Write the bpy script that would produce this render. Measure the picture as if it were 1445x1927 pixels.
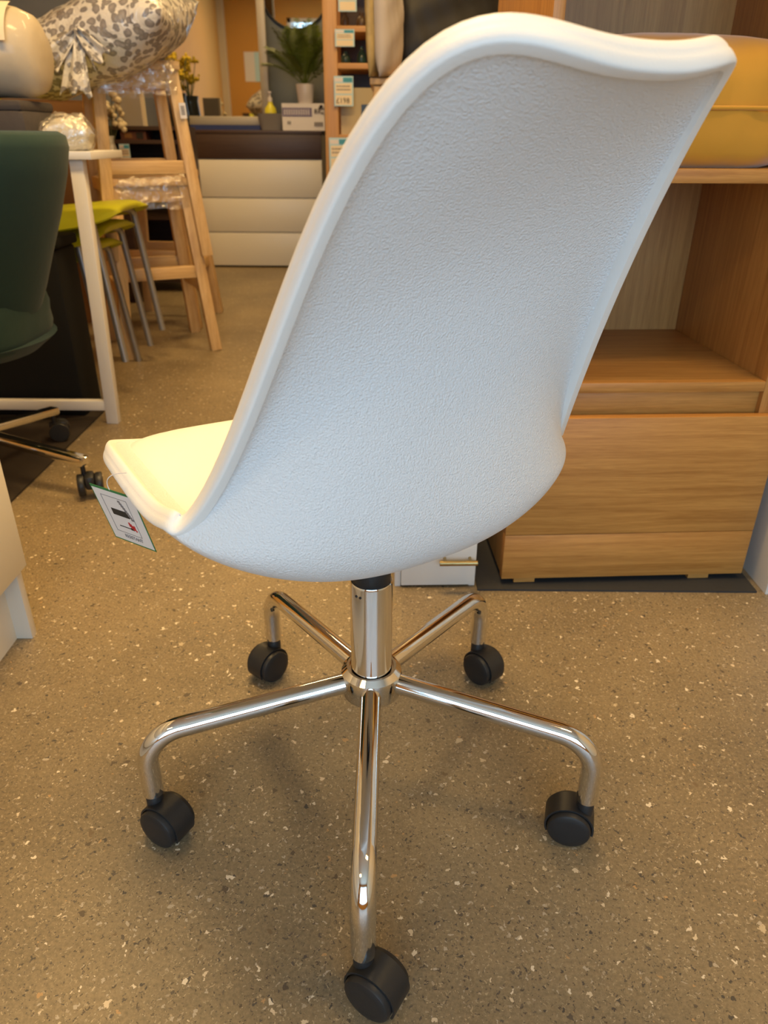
import bpy, bmesh, math, random
import numpy as np
from mathutils import Vector, Matrix, Euler

random.seed(7)
for o in list(bpy.data.objects): bpy.data.objects.remove(o)
SC = bpy.context.scene
C = SC.collection
R = math.radians
PI = math.pi

# ------------------------------------------------------------------ camera
W, HH = 1445, 1927
FPX, PITCH, ROLL, CAMZ = 1373.0, R(27.252), R(0.445), 0.798
cp, sp = math.cos(PITCH), math.sin(PITCH)
FWD = Vector((0, cp, -sp)); UP0 = Vector((0, sp, cp)); R0 = Vector((1, 0, 0))
RGT = math.cos(ROLL)*R0 + math.sin(ROLL)*UP0
UPV = -math.sin(ROLL)*R0 + math.cos(ROLL)*UP0
cam = bpy.data.cameras.new('camera'); cam_o = bpy.data.objects.new('camera', cam); C.objects.link(cam_o)
cam.sensor_fit = 'VERTICAL'; cam.sensor_height = 34.6
cam.lens = FPX/HH*34.6
cam.clip_start = 0.01
cam_o.matrix_world = Matrix(((RGT.x, UPV.x, -FWD.x, 0), (RGT.y, UPV.y, -FWD.y, 0), (RGT.z, UPV.z, -FWD.z, CAMZ), (0, 0, 0, 1)))
cam.dof.use_dof = True; cam.dof.focus_distance = 0.80; cam.dof.aperture_fstop = cam.lens/3.4
SC.camera = cam_o
def ray(x, y): return FWD + RGT*((x-W/2)/FPX) - UPV*((y-HH/2)/FPX)
def at_z(x, y, z=0.0): d = ray(x, y); return Vector((0, 0, CAMZ)) + d*((z-CAMZ)/d.z)
def at_y(x, y, Y): d = ray(x, y); return Vector((0, 0, CAMZ)) + d*(Y/d.y)

# ------------------------------------------------------------------ world, exposure, large lights
SC.view_settings.view_transform = 'Standard'; SC.view_settings.look = 'None'
SC.view_settings.exposure = 0.0; SC.view_settings.gamma = 1.0; SC.view_settings.use_curve_mapping = False
wd = bpy.data.worlds.new('world'); SC.world = wd; wd.use_nodes = True
wd.node_tree.nodes['Background'].inputs[0].default_value = (0.62, 0.80, 1.0, 1)
wd.node_tree.nodes['Background'].inputs[1].default_value = 1.0
def area_light(name, loc, rot, sx, sy, power, col):
    l = bpy.data.lights.new(name, 'AREA'); l.shape = 'RECTANGLE'; l.size = sx; l.size_y = sy; l.energy = power; l.color = col
    o = bpy.data.objects.new(name, l); C.objects.link(o); o.location = loc; o.rotation_euler = rot
    return o
WARM = (1.0, 0.655, 0.26)
DAY = (0.48, 0.75, 1.0)
area_light('window_daylight', (0.2, -2.75, 1.45), (R(90), 0, 0), 3.4, 1.9, 92, DAY)
PANELS = [(-0.25, 1.25), (0.45, 2.7), (-0.7, 4.3), (1.1, 0.4), (-1.5, -1.2)]
PANEL_W = [56, 30, 30, 14, 12]
for (x, y), pw in zip(PANELS, PANEL_W):
    area_light('ceiling_panel_light', (x, y, 2.625), (0, 0, 0), 0.9, 0.28, pw, WARM)

# ------------------------------------------------------------------ materials
MATS = {}
def nt(name):
    m = bpy.data.materials.new(name); m.use_nodes = True
    t = m.node_tree; b = t.nodes['Principled BSDF']
    return m, t, b
def N(t, typ, **kw):
    n = t.nodes.new(typ)
    for k, v in kw.items():
        if k in n.inputs: n.inputs[k].default_value = v
        else: setattr(n, k, v)
    return n
def mat(name, col, rough=0.5, metal=0.0, bump=0.0, bscale=200.0, var=0.0, vscale=6.0, sheen=0.0, coat=0.0, spec=0.5, trans=0.0, ior=1.45):
    if name in MATS: return MATS[name]
    m, t, b = nt(name)
    b.inputs['Base Color'].default_value = (*col, 1); b.inputs['Roughness'].default_value = rough; b.inputs['Metallic'].default_value = metal
    b.inputs['Specular IOR Level'].default_value = spec
    b.inputs['Sheen Weight'].default_value = sheen; b.inputs['Coat Weight'].default_value = coat; b.inputs['Coat Roughness'].default_value = 0.08
    b.inputs['Transmission Weight'].default_value = trans; b.inputs['IOR'].default_value = ior
    tc = N(t, 'ShaderNodeTexCoord')
    if var > 0:
        n = N(t, 'ShaderNodeTexNoise', Scale=vscale, Detail=5.0); t.links.new(tc.outputs['Object'], n.inputs['Vector'])
        mx = N(t, 'ShaderNodeMix', data_type='RGBA')
        mx.inputs['A'].default_value = (*[c*(1-var) for c in col], 1); mx.inputs['B'].default_value = (*[min(1, c*(1+var)) for c in col], 1)
        t.links.new(n.outputs['Fac'], mx.inputs['Factor']); t.links.new(mx.outputs['Result'], b.inputs['Base Color'])
    if bump > 0:
        n2 = N(t, 'ShaderNodeTexNoise', Scale=bscale, Detail=3.0); t.links.new(tc.outputs['Object'], n2.inputs['Vector'])
        bp = N(t, 'ShaderNodeBump', Strength=bump, Distance=0.002); t.links.new(n2.outputs['Fac'], bp.inputs['Height']); t.links.new(bp.outputs['Normal'], b.inputs['Normal'])
    MATS[name] = m; return m
def wood(name, c1, c2, axis='x', rough=0.45, scale=9.0, contrast=1.0):
    if name in MATS: return MATS[name]
    m, t, b = nt(name)
    tc = N(t, 'ShaderNodeTexCoord'); mp = N(t, 'ShaderNodeMapping')
    s = {'x': (1.1, 30, 30), 'y': (30, 1.1, 30), 'z': (30, 30, 1.1)}[axis]
    mp.inputs['Scale'].default_value = s
    t.links.new(tc.outputs['Object'], mp.inputs['Vector'])
    n = N(t, 'ShaderNodeTexNoise', Scale=scale*0.35, Detail=6.0, Roughness=0.65, Distortion=0.6); t.links.new(mp.outputs['Vector'], n.inputs['Vector'])
    n2 = N(t, 'ShaderNodeTexNoise', Scale=scale*3.0, Detail=2.0); t.links.new(mp.outputs['Vector'], n2.inputs['Vector'])
    ad = N(t, 'ShaderNodeMath', operation='MULTIPLY_ADD'); ad.inputs[1].default_value = 0.35
    t.links.new(n2.outputs['Fac'], ad.inputs[0]); t.links.new(n.outputs['Fac'], ad.inputs[2])
    cr = N(t, 'ShaderNodeValToRGB'); cr.color_ramp.elements[0].position = 0.67-0.17*contrast; cr.color_ramp.elements[1].position = 0.67+0.17*contrast
    cr.color_ramp.elements[0].color = (*c1, 1); cr.color_ramp.elements[1].color = (*c2, 1)
    t.links.new(ad.outputs[0], cr.inputs['Fac']); t.links.new(cr.outputs['Color'], b.inputs['Base Color'])
    b.inputs['Roughness'].default_value = rough
    bp = N(t, 'ShaderNodeBump', Strength=0.15, Distance=0.001); t.links.new(ad.outputs[0], bp.inputs['Height']); t.links.new(bp.outputs['Normal'], b.inputs['Normal'])
    MATS[name] = m; return m

def floor_material():
    m, t, b = nt('speckled_concrete')
    tc = N(t, 'ShaderNodeTexCoord')
    def vec(scale):
        mp = N(t, 'ShaderNodeMapping'); mp.inputs['Scale'].default_value = (scale,)*3
        t.links.new(tc.outputs['Object'], mp.inputs['Vector']); return mp.outputs['Vector']
    n1 = N(t, 'ShaderNodeTexNoise', Scale=2.2, Detail=8.0, Roughness=0.65); t.links.new(tc.outputs['Object'], n1.inputs['Vector'])
    n2 = N(t, 'ShaderNodeTexNoise', Scale=210.0, Detail=6.0, Roughness=0.75); t.links.new(tc.outputs['Object'], n2.inputs['Vector'])
    base = N(t, 'ShaderNodeValToRGB'); base.color_ramp.elements[0].position = 0.36; base.color_ramp.elements[1].position = 0.68
    base.color_ramp.elements[0].color = (0.100, 0.076, 0.046, 1); base.color_ramp.elements[1].color = (0.300, 0.228, 0.132, 1)
    mm = N(t, 'ShaderNodeMath', operation='MULTIPLY_ADD'); mm.inputs[1].default_value = 0.62
    sc = N(t, 'ShaderNodeMath', operation='MULTIPLY'); sc.inputs[1].default_value = 0.5; t.links.new(n1.outputs['Fac'], sc.inputs[0])
    t.links.new(n2.outputs['Fac'], mm.inputs[0]); t.links.new(sc.outputs[0], mm.inputs[2]); t.links.new(mm.outputs[0], base.inputs['Fac'])
    col = base.outputs['Color']
    # warp so that chips are irregular
    wn = N(t, 'ShaderNodeTexNoise', Scale=130.0, Detail=3.0); t.links.new(tc.outputs['Object'], wn.inputs['Vector'])
    wv = N(t, 'ShaderNodeVectorMath', operation='MULTIPLY_ADD'); wv.inputs[1].default_value = (0.016,)*3
    t.links.new(wn.outputs['Color'], wv.inputs[0]); t.links.new(tc.outputs['Object'], wv.inputs[2])
    def chips(scale, dens, size, stops, col, offs):
        mp = N(t, 'ShaderNodeMapping'); mp.inputs['Location'].default_value = (offs, offs*0.7, 0); mp.inputs['Rotation'].default_value = (0, 0, offs)
        t.links.new(wv.outputs['Vector'], mp.inputs['Vector'])
        v = N(t, 'ShaderNodeTexVoronoi', Scale=scale); t.links.new(mp.outputs['Vector'], v.inputs['Vector'])
        sx = N(t, 'ShaderNodeSeparateColor'); t.links.new(v.outputs['Color'], sx.inputs['Color'])
        pick = N(t, 'ShaderNodeMath', operation='LESS_THAN'); pick.inputs[1].default_value = dens; t.links.new(sx.outputs['Red'], pick.inputs[0])
        pw = N(t, 'ShaderNodeMath', operation='POWER'); pw.inputs[1].default_value = 1.8; t.links.new(sx.outputs['Green'], pw.inputs[0])
        th = N(t, 'ShaderNodeMath', operation='MULTIPLY'); th.inputs[1].default_value = size; t.links.new(pw.outputs[0], th.inputs[0])
        ins = N(t, 'ShaderNodeMath', operation='LESS_THAN'); t.links.new(v.outputs['Distance'], ins.inputs[0]); t.links.new(th.outputs[0], ins.inputs[1])
        f = N(t, 'ShaderNodeMath', operation='MULTIPLY'); t.links.new(pick.outputs[0], f.inputs[0]); t.links.new(ins.outputs[0], f.inputs[1])
        cr = N(t, 'ShaderNodeValToRGB'); cr.color_ramp.interpolation = 'CONSTANT'
        el = cr.color_ramp.elements
        while len(el) < len(stops): el.new(0.5)
        for i, c in enumerate(stops): el[i].position = i/len(stops); el[i].color = (*c, 1)
        t.links.new(sx.outputs['Blue'], cr.inputs['Fac'])
        mx = N(t, 'ShaderNodeMix', data_type='RGBA')
        t.links.new(f.outputs[0], mx.inputs['Factor']); t.links.new(col, mx.inputs['A']); t.links.new(cr.outputs['Color'], mx.inputs['B'])
        return mx.outputs['Result']
    cream = [(0.62, 0.50, 0.34), (0.50, 0.40, 0.26), (0.42, 0.26, 0.12), (0.70, 0.60, 0.45)]
    col = chips(430.0, 0.45, 0.75, [(0.34, 0.27, 0.17), (0.085, 0.065, 0.045), (0.40, 0.31, 0.19), (0.13, 0.10, 0.07)], col, 0.4)
    col = chips(230.0, 0.26, 0.62, [(0.10, 0.08, 0.06), (0.36, 0.29, 0.2), (0.07, 0.06, 0.05), (0.42, 0.35, 0.26)], col, 1.3)
    col = chips(75.0, 0.12, 0.34, [(0.06, 0.055, 0.05), (0.10, 0.075, 0.05), (0.16, 0.11, 0.06)], col, 2.1)
    col = chips(120.0, 0.26, 0.40, cream, col, 3.7)
    col = chips(48.0, 0.11, 0.24, cream, col, 5.2)
    t.links.new(col, b.inputs['Base Color'])
    b.inputs['Roughness'].default_value = 0.42
    b.inputs['Specular IOR Level'].default_value = 0.45
    bp = N(t, 'ShaderNodeBump', Strength=0.25, Distance=0.002); t.links.new(n2.outputs['Fac'], bp.inputs['Height']); t.links.new(bp.outputs['Normal'], b.inputs['Normal'])
    return m
def leopard_material():
    m, t, b = nt('leopard_print_in_plastic')
    tc = N(t, 'ShaderNodeTexCoord')
    wn = N(t, 'ShaderNodeTexNoise', Scale=14.0, Detail=2.0); t.links.new(tc.outputs['Object'], wn.inputs['Vector'])
    wv = N(t, 'ShaderNodeVectorMath', operation='MULTIPLY_ADD'); wv.inputs[1].default_value = (0.05,)*3
    t.links.new(wn.outputs['Color'], wv.inputs[0]); t.links.new(tc.outputs['Object'], wv.inputs[2])
    v = N(t, 'ShaderNodeTexVoronoi', Scale=40.0); t.links.new(wv.outputs['Vector'], v.inputs['Vector'])
    cr = N(t, 'ShaderNodeValToRGB'); el = cr.color_ramp.elements
    el[0].position = 0.0; el[0].color = (0.34, 0.31, 0.29, 1)
    el[1].position = 0.47; el[1].color = (0.20, 0.185, 0.18, 1)
    e = el.new(0.54); e.color = (0.66, 0.63, 0.58, 1)
    t.links.new(v.outputs['Distance'], cr.inputs['Fac']); t.links.new(cr.outputs['Color'], b.inputs['Base Color'])
    b.inputs['Roughness'].default_value = 0.45; b.inputs['Coat Weight'].default_value = 0.7; b.inputs['Coat Roughness'].default_value = 0.12
    n = N(t, 'ShaderNodeTexNoise', Scale=9.0, Detail=4.0, Distortion=1.5); t.links.new(tc.outputs['Object'], n.inputs['Vector'])
    bp = N(t, 'ShaderNodeBump', Strength=0.7, Distance=0.02); t.links.new(n.outputs['Fac'], bp.inputs['Height']); t.links.new(bp.outputs['Normal'], b.inputs['Normal']); t.links.new(bp.outputs['Normal'], b.inputs['Coat Normal'])
    return m
def film_material(name, tint=(1, 1, 1), amount=0.22, rough=0.15, haze=0.06):
    m, t, b = nt(name); out = t.nodes['Material Output']
    tr = N(t, 'ShaderNodeBsdfTransparent'); tr.inputs[0].default_value = (*tint, 1)
    gl = N(t, 'ShaderNodeBsdfGlossy', Roughness=rough)
    df = N(t, 'ShaderNodeBsdfDiffuse'); df.inputs[0].default_value = (0.8, 0.76, 0.68, 1)
    tc = N(t, 'ShaderNodeTexCoord'); n = N(t, 'ShaderNodeTexNoise', Scale=25.0, Detail=4.0, Distortion=1.2); t.links.new(tc.outputs['Object'], n.inputs['Vector'])
    bp = N(t, 'ShaderNodeBump', Strength=0.8, Distance=0.02); t.links.new(n.outputs['Fac'], bp.inputs['Height']); t.links.new(bp.outputs['Normal'], gl.inputs['Normal'])
    m1 = N(t, 'ShaderNodeMixShader'); m1.inputs[0].default_value = haze
    m2 = N(t, 'ShaderNodeMixShader'); m2.inputs[0].default_value = amount
    t.links.new(tr.outputs[0], m1.inputs[1]); t.links.new(df.outputs[0], m1.inputs[2])
    t.links.new(m1.outputs[0], m2.inputs[1]); t.links.new(gl.outputs[0], m2.inputs[2])
    t.links.new(m2.outputs[0], out.inputs['Surface'])
    return m
def emit_material(name, col, s):
    m, t, b = nt(name); b.inputs['Emission Color'].default_value = (*col, 1); b.inputs['Emission Strength'].default_value = s; b.inputs['Base Color'].default_value = (*col, 1)
    return m

M_FLOOR = floor_material()
M_WHITE_SHELL = mat('white_grained_plastic', (0.78, 0.79, 0.80), 0.42, bump=0.8, bscale=520.0)
M_WHITE_PU = mat('white_leatherette', (0.82, 0.81, 0.78), 0.45, bump=0.10, bscale=520.0)
M_CHROME = mat('chrome', (0.80, 0.79, 0.77), 0.06, 1.0)
M_STEEL = mat('grey_steel_tube', (0.36, 0.36, 0.36), 0.35, 0.7)
M_BLACK = mat('black_nylon', (0.018, 0.018, 0.019), 0.42, bump=0.05, bscale=300)
M_OAK_X = wood('oak_veneer_across', (0.36, 0.152, 0.030), (0.55, 0.265, 0.064), 'x')
M_OAK_Z = wood('oak_veneer_upright', (0.36, 0.152, 0.032), (0.53, 0.255, 0.064), 'z')
M_OAK_DULL = wood('oak_back_board', (0.32, 0.145, 0.036), (0.45, 0.225, 0.062), 'z')
M_PINE_X = wood('pine_across', (0.50, 0.30, 0.12), (0.68, 0.46, 0.22), 'x', scale=6)
M_PINE_Z = wood('pine_upright', (0.50, 0.30, 0.12), (0.68, 0.46, 0.22), 'z', scale=6)
M_PINE_WARM = wood('orange_pine_upright', (0.46, 0.235, 0.075), (0.58, 0.32, 0.12), 'z', scale=5)
M_PINE_WARM_X = wood('orange_pine_across', (0.46, 0.235, 0.075), (0.58, 0.32, 0.12), 'x', scale=5)
M_WENGE = wood('dark_brown_veneer', (0.042, 0.022, 0.014), (0.066, 0.036, 0.024), 'x')
M_WHITE = mat('white_lacquer', (0.74, 0.70, 0.61), 0.35, var=0.02)
M_WHITE2 = mat('white_melamine', (0.72, 0.71, 0.68), 0.42)
M_WMETAL = mat('white_powder_coat', (0.72, 0.70, 0.66), 0.35)
M_GOLD = mat('brass', (0.42, 0.30, 0.13), 0.28, 1.0)
M_LIME = mat('lime_plastic', (0.47, 0.47, 0.012), 0.38, var=0.05)
M_GREEN = mat('dark_green_velvet', (0.006, 0.030, 0.024), 0.85, sheen=0.08, bump=0.2, bscale=60, var=0.25, vscale=9)
M_CHAR = mat('charcoal_weave', (0.060, 0.050, 0.046), 0.95, bump=0.4, bscale=350, var=0.2, vscale=60)
M_MUSTARD = mat('mustard_velvet', (0.54, 0.25, 0.014), 0.75, sheen=0.35, bump=0.35, bscale=14, var=0.16, vscale=7)
M_BLEATHER = mat('black_leather', (0.009, 0.008, 0.008), 0.5, bump=0.5, bscale=12, spec=0.35)
M_GREYFAB = mat('silver_grey_fabric', (0.42, 0.38, 0.36), 0.7, bump=0.3, bscale=40)
M_GOLDFAB = mat('gold_patterned_fabric', (0.36, 0.27, 0.12), 0.5, var=0.5, vscale=30)
M_LEOPARD = leopard_material()
M_CREAMFAB = mat('cream_linen_in_plastic', (0.50, 0.42, 0.30), 0.6, coat=0.25, bump=1.0, bscale=22, var=0.18, vscale=12)
M_FILM = film_material('clear_plastic_film')
M_FILM2 = film_material('hazy_plastic_film', amount=0.25, haze=0.45)
M_PAPER = mat('white_card', (0.72, 0.68, 0.66), 0.6)
M_CREAMPAPER = mat('cream_paper', (0.78, 0.66, 0.46), 0.7)
M_INK = mat('black_ink', (0.02, 0.018, 0.016), 0.7)
M_GREYINK = mat('grey_ink', (0.20, 0.18, 0.18), 0.7)
M_REDINK = mat('red_ink', (0.55, 0.03, 0.03), 0.7)
M_GREENINK = mat('green_print', (0.02, 0.16, 0.045), 0.6)
M_BLUEINK = mat('teal_blue_print', (0.06, 0.30, 0.42), 0.6)
M_WALLGREY = mat('grey_blue_paint', (0.17, 0.18, 0.175), 0.8, var=0.12, vscale=3)
M_OCHRE = mat('ochre_paint', (0.58, 0.29, 0.06), 0.8, var=0.06, vscale=2)
M_CREAMWALL = mat('cream_paint', (0.62, 0.53, 0.38), 0.8)
M_CEIL = mat('ceiling_paint', (0.66, 0.62, 0.54), 0.9)
M_MIRROR = mat('mirror_glass', (0.86, 0.86, 0.84), 0.015, 1.0)
M_SILVERFRAME = mat('champagne_frame', (0.40, 0.35, 0.27), 0.45, 0.2, bump=0.3, bscale=80)
M_BLUE = mat('navy_card', (0.02, 0.035, 0.14), 0.6)
M_CARD = mat('brown_cardboard', (0.20, 0.095, 0.030), 0.8, var=0.1, vscale=5)
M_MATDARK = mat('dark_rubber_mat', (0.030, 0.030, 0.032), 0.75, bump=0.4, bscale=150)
M_RUG = mat('dark_brown_rug', (0.032, 0.023, 0.016), 0.95, bump=0.6, bscale=180)
M_POT = mat('white_ceramic', (0.66, 0.60, 0.56), 0.25)
M_PALM = mat('palm_leaf', (0.085, 0.115, 0.012), 0.5, var=0.4, vscale=12)
M_STEM = mat('palm_stem', (0.05, 0.055, 0.02), 0.7)
M_TRAY = mat('grey_plastic', (0.33, 0.30, 0.25), 0.5)
M_YELLOW = mat('yellow_liquid', (0.62, 0.56, 0.04), 0.3)
M_YFLOWER = mat('yellow_blossom', (0.60, 0.42, 0.02), 0.8)
M_DRIED = mat('dried_flower', (0.50, 0.42, 0.28), 0.9, var=0.3, vscale=30)
M_DARKCL = mat('dark_trinket', (0.03, 0.035, 0.033), 0.3)
M_SHADE = mat('cream_lampshade', (0.80, 0.70, 0.42), 0.7)
M_BEIGE = mat('beige_board', (0.46, 0.38, 0.24), 0.7)
M_GREYB = mat('grey_panel', (0.30, 0.27, 0.23), 0.6)
M_PURPLE = mat('violet_print', (0.17, 0.14, 0.24), 0.6)
M_TEAL = mat('teal_print', (0.10, 0.22, 0.18), 0.6)
M_LTBLUE = mat('pale_blue_print', (0.45, 0.66, 0.75), 0.6)
M_DKRED = mat('dark_red_print', (0.10, 0.035, 0.02), 0.6)

# ------------------------------------------------------------------ geometry helpers
def new_bm(): return bmesh.new()
def finish(name, bm, m, parent=None, smooth=False, auto=None):
    bmesh.ops.recalc_face_normals(bm, faces=bm.faces)
    me = bpy.data.meshes.new(name); bm.to_mesh(me); bm.free()
    if smooth:
        me.polygons.foreach_set('use_smooth', [True]*len(me.polygons))
        if auto is not None:
            me.set_sharp_from_angle(angle=R(auto))
    me.materials.append(m)
    o = bpy.data.objects.new(name, me); C.objects.link(o)
    if parent is not None: o.parent = parent
    return o
def box(bm, x0, x1, y0, y1, z0, z1, bev=0.0, mtx=None, seg=2):
    r = bmesh.ops.create_cube(bm, size=1.0)
    vs = r['verts']
    for v in vs:
        v.co = Vector(((x0+x1)/2 + v.co.x*(x1-x0), (y0+y1)/2 + v.co.y*(y1-y0), (z0+z1)/2 + v.co.z*(z1-z0)))
    if bev > 0:
        es = set()
        for v in vs: es.update(v.link_edges)
        g = bmesh.ops.bevel(bm, geom=list(es), offset=bev, segments=seg, affect='EDGES', profile=0.5)
        vs = list({v for f in g['faces'] for v in f.verts} | {v for v in vs if v.is_valid})
    if mtx is not None:
        for v in vs: v.co = mtx @ v.co
    return vs
def boxo(name, x0, x1, y0, y1, z0, z1, m, parent=None, bev=0.0, mtx=None):
    bm = new_bm(); box(bm, x0, x1, y0, y1, z0, z1, bev, mtx)
    return finish(name, bm, m, parent, smooth=bev > 0, auto=40)
def beam(bm, a, b, w, d, up=(0, 0, 1), bev=0.0):
    a, b = Vector(a), Vector(b); ax = (b-a); L = ax.length; ax.normalize()
    u = Vector(up)
    if abs(ax.dot(u)) > 0.98: u = Vector((0, 1, 0))
    s = ax.cross(u).normalized(); t = s.cross(ax).normalized()
    M = Matrix(((s.x, t.x, ax.x, a.x), (s.y, t.y, ax.y, a.y), (s.z, t.z, ax.z, a.z), (0, 0, 0, 1)))
    return box(bm, -w/2, w/2, -d/2, d/2, 0, L, bev, M)
def tube(bm, pts, rad, seg=16, caps=True):
    pts = [Vector(p) for p in pts]; n = len(pts)
    rads = rad if isinstance(rad, (list, tuple)) else [rad]*n
    rings = []; prev = None
    for i, p in enumerate(pts):
        d = (pts[min(i+1, n-1)] - pts[max(i-1, 0)]).normalized()
        if prev is None:
            s = d.orthogonal().normalized()
        else:
            s = (prev - d*prev.dot(d)).normalized()
        prev = s; t = d.cross(s)
        rings.append([bm.verts.new(p + (s*math.cos(2*PI*k/seg) + t*math.sin(2*PI*k/seg))*rads[i]) for k in range(seg)])
    for i in range(n-1):
        for k in range(seg):
            bm.faces.new((rings[i][k], rings[i][(k+1) % seg], rings[i+1][(k+1) % seg], rings[i+1][k]))
    if caps:
        bm.faces.new(rings[0][::-1]); bm.faces.new(rings[-1])
def lathe(bm, prof, seg=32, mtx=None, a0=0.0, a1=2*PI):
    full = abs((a1-a0) - 2*PI) < 1e-6
    cols = []
    nseg = seg if full else seg+1
    for k in range(nseg):
        a = a0 + (a1-a0)*k/seg
        cols.append([bm.verts.new(Vector((r*math.cos(a), r*math.sin(a), z))) for r, z in prof])
    for k in range(seg):
        c0, c1 = cols[k], cols[(k+1) % nseg]
        for i in range(len(prof)-1):
            try: bm.faces.new((c0[i], c1[i], c1[i+1], c0[i+1]))
            except ValueError: pass
    vs = [v for c in cols for v in c]
    if mtx is not None:
        for v in vs: v.co = mtx @ v.co
    bmesh.ops.remove_doubles(bm, verts=vs, dist=1e-6)
def arc_pts(p0, corner, p1, rad, n=8):
    """polyline p0 -> rounded corner -> p1"""
    p0, c, p1 = Vector(p0), Vector(corner), Vector(p1)
    a = (p0-c).normalized(); b = (p1-c).normalized()
    ang = math.acos(max(-1, min(1, a.dot(b)))); d = rad/math.tan(ang/2)
    s, e = c+a*d, c+b*d
    cen = c + (a+b).normalized()*(rad/math.sin(ang/2))
    u = (s-cen); v = (e-cen); tot = u.angle(v); out = [p0]
    ax = u.cross(v).normalized()
    for i in range(n+1):
        out.append(cen + Matrix.Rotation(tot*i/n, 3, ax) @ u)
    out.append(p1); return out
def prism(bm, pts2, y0, y1, mtx=None):
    """polygon in x,z extruded along y"""
    a = [bm.verts.new(Vector((x, y0, z))) for x, z in pts2]; b = [bm.verts.new(Vector((x, y1, z))) for x, z in pts2]
    bm.faces.new(a); bm.faces.new(b[::-1]); n = len(a)
    for i in range(n): bm.faces.new((a[i], b[i], b[(i+1) % n], a[(i+1) % n]))
    if mtx is not None:
        for v in a+b: v.co = mtx @ v.co
def thing(name, label, cat, loc=(0, 0, 0), rotz=0.0, group=None):
    o = bpy.data.objects.new(name, None); C.objects.link(o); o.empty_display_size = 0.1
    o.location = loc; o.rotation_euler = (0, 0, rotz)
    return tag(o, label, cat, group)
def tag(o, label, cat, group=None):
    o['label'] = label; o['category'] = cat
    if group: o['group'] = group
    return o
def struct(o): o['kind'] = 'structure'; return o
def dup(root, loc, rotz=None, label=None):
    r = root.copy(); C.objects.link(r); r.location = loc
    if rotz is not None: r.rotation_euler = (0, 0, rotz)
    if label: r['label'] = label
    for ch in list(root.children):
        c = ch.copy(); C.objects.link(c); c.parent = r
        for g in list(ch.children):
            d = g.copy(); C.objects.link(d); d.parent = c
    return r
def text_mesh(name, body, size, m, parent, mtx, align='CENTER', extrude=0.0002):
    cu = bpy.data.curves.new(name, 'FONT'); cu.body = body; cu.size = size; cu.align_x = align; cu.extrude = extrude; cu.resolution_u = 2
    t = bpy.data.objects.new(name+'_curve', cu); C.objects.link(t)
    bpy.context.view_layer.update()
    me = bpy.data.meshes.new_from_object(t.evaluated_get(bpy.context.evaluated_depsgraph_get()))
    bpy.data.objects.remove(t); bpy.data.curves.remove(cu)
    me.transform(mtx); me.materials.clear(); me.materials.append(m)
    o = bpy.data.objects.new(name, me); C.objects.link(o); o.parent = parent
    return o
def pillow(bm, w, h, t, nx=26, ny=26, pinch=0.10, wrinkle=0.0, seed=0):
    """cushion in the x,y plane, thickness along z"""
    rnd = random.Random(seed); ph = [rnd.uniform(0, 6.28) for _ in range(8)]
    def P(u, v, s):
        e = max(0.0, (1-abs(u)**3.2)*(1-abs(v)**3.2))**0.55
        x = w/2*u*(1-pinch*(1-v*v)*(abs(u)**4)*0.6); y = h/2*v*(1-pinch*(1-u*u)*(abs(v)**4)*0.6)
        wr = wrinkle*e*(math.sin(7*u+3*v+ph[0])+math.sin(11*v-4*u+ph[1])+0.7*math.sin(17*u+9*v+ph[2]))/3
        return Vector((x, y, s*(t/2*e + wr)))
    g = {}
    for s in (1, -1):
        for i in range(nx+1):
            for j in range(ny+1):
                u = -1+2*i/nx; v = -1+2*j/ny
                edge = i in (0, nx) or j in (0, ny)
                if edge and s == -1: g[(s, i, j)] = g[(1, i, j)]
                else: g[(s, i, j)] = bm.verts.new(P(u, v, s))
        for i in range(nx):
            for j in range(ny):
                q = [g[(s, i, j)], g[(s, i+1, j)], g[(s, i+1, j+1)], g[(s, i, j+1)]]
                bm.faces.new(q if s == 1 else q[::-1])
def xform(bm, M):
    for v in bm.verts: v.co = M @ v.co
def rotm(rx=0, ry=0, rz=0, loc=(0, 0, 0)):
    return Matrix.Translation(loc) @ Euler((R(rx), R(ry), R(rz))).to_matrix().to_4x4()

# ------------------------------------------------------------------ the room
XL, XR, YF, YB, ZC = -2.6, 2.3, -2.6, 5.62, 2.7
struct(boxo('floor', XL, XR, YF, YB, -0.08, 0.0, M_FLOOR))
struct(boxo('ceiling', XL, XR, YF, YB, ZC, ZC+0.08, M_CEIL))
struct(boxo('wall_left', XL-0.1, XL, YF, YB, 0, ZC, M_OCHRE))
struct(boxo('wall_right', XR, XR+0.1, YF, YB, 0, ZC, M_CREAMWALL))
struct(boxo('wall_back', XL-0.1, XR+0.1, YB, YB+0.1, 0, ZC, M_WALLGREY))
bm = new_bm()
box(bm, XL-0.1, -1.6, YF-0.1, YF, 0, ZC); box(bm, 1.9, XR+0.1, YF-0.1, YF, 0, ZC)
box(bm, -1.6, 1.9, YF-0.1, YF, 0, 0.45); box(bm, -1.6, 1.9, YF-0.1, YF, 2.45, ZC)
struct(finish('wall_front', bm, M_OCHRE))
win = bpy.data.objects.new('window_1', None); C.objects.link(win); struct(win)
bm = new_bm()
for x0, x1 in ((-1.6, -1.54), (0.12, 0.18), (1.84, 1.9)): box(bm, x0, x1, YF-0.08, YF-0.02, 0.45, 2.45)
box(bm, -1.6, 1.9, YF-0.08, YF-0.02, 0.45, 0.51); box(bm, -1.6, 1.9, YF-0.08, YF-0.02, 2.39, 2.45)
finish('window_frame', bm, M_WMETAL, win)
M_PANE = film_material('window_glass', amount=0.06, rough=0.0, haze=0.0)
for x0, x1 in ((-1.54, 0.12), (0.18, 1.84)): boxo('pane', x0, x1, YF-0.055, YF-0.045, 0.51, 2.39, M_PANE, win)
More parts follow.
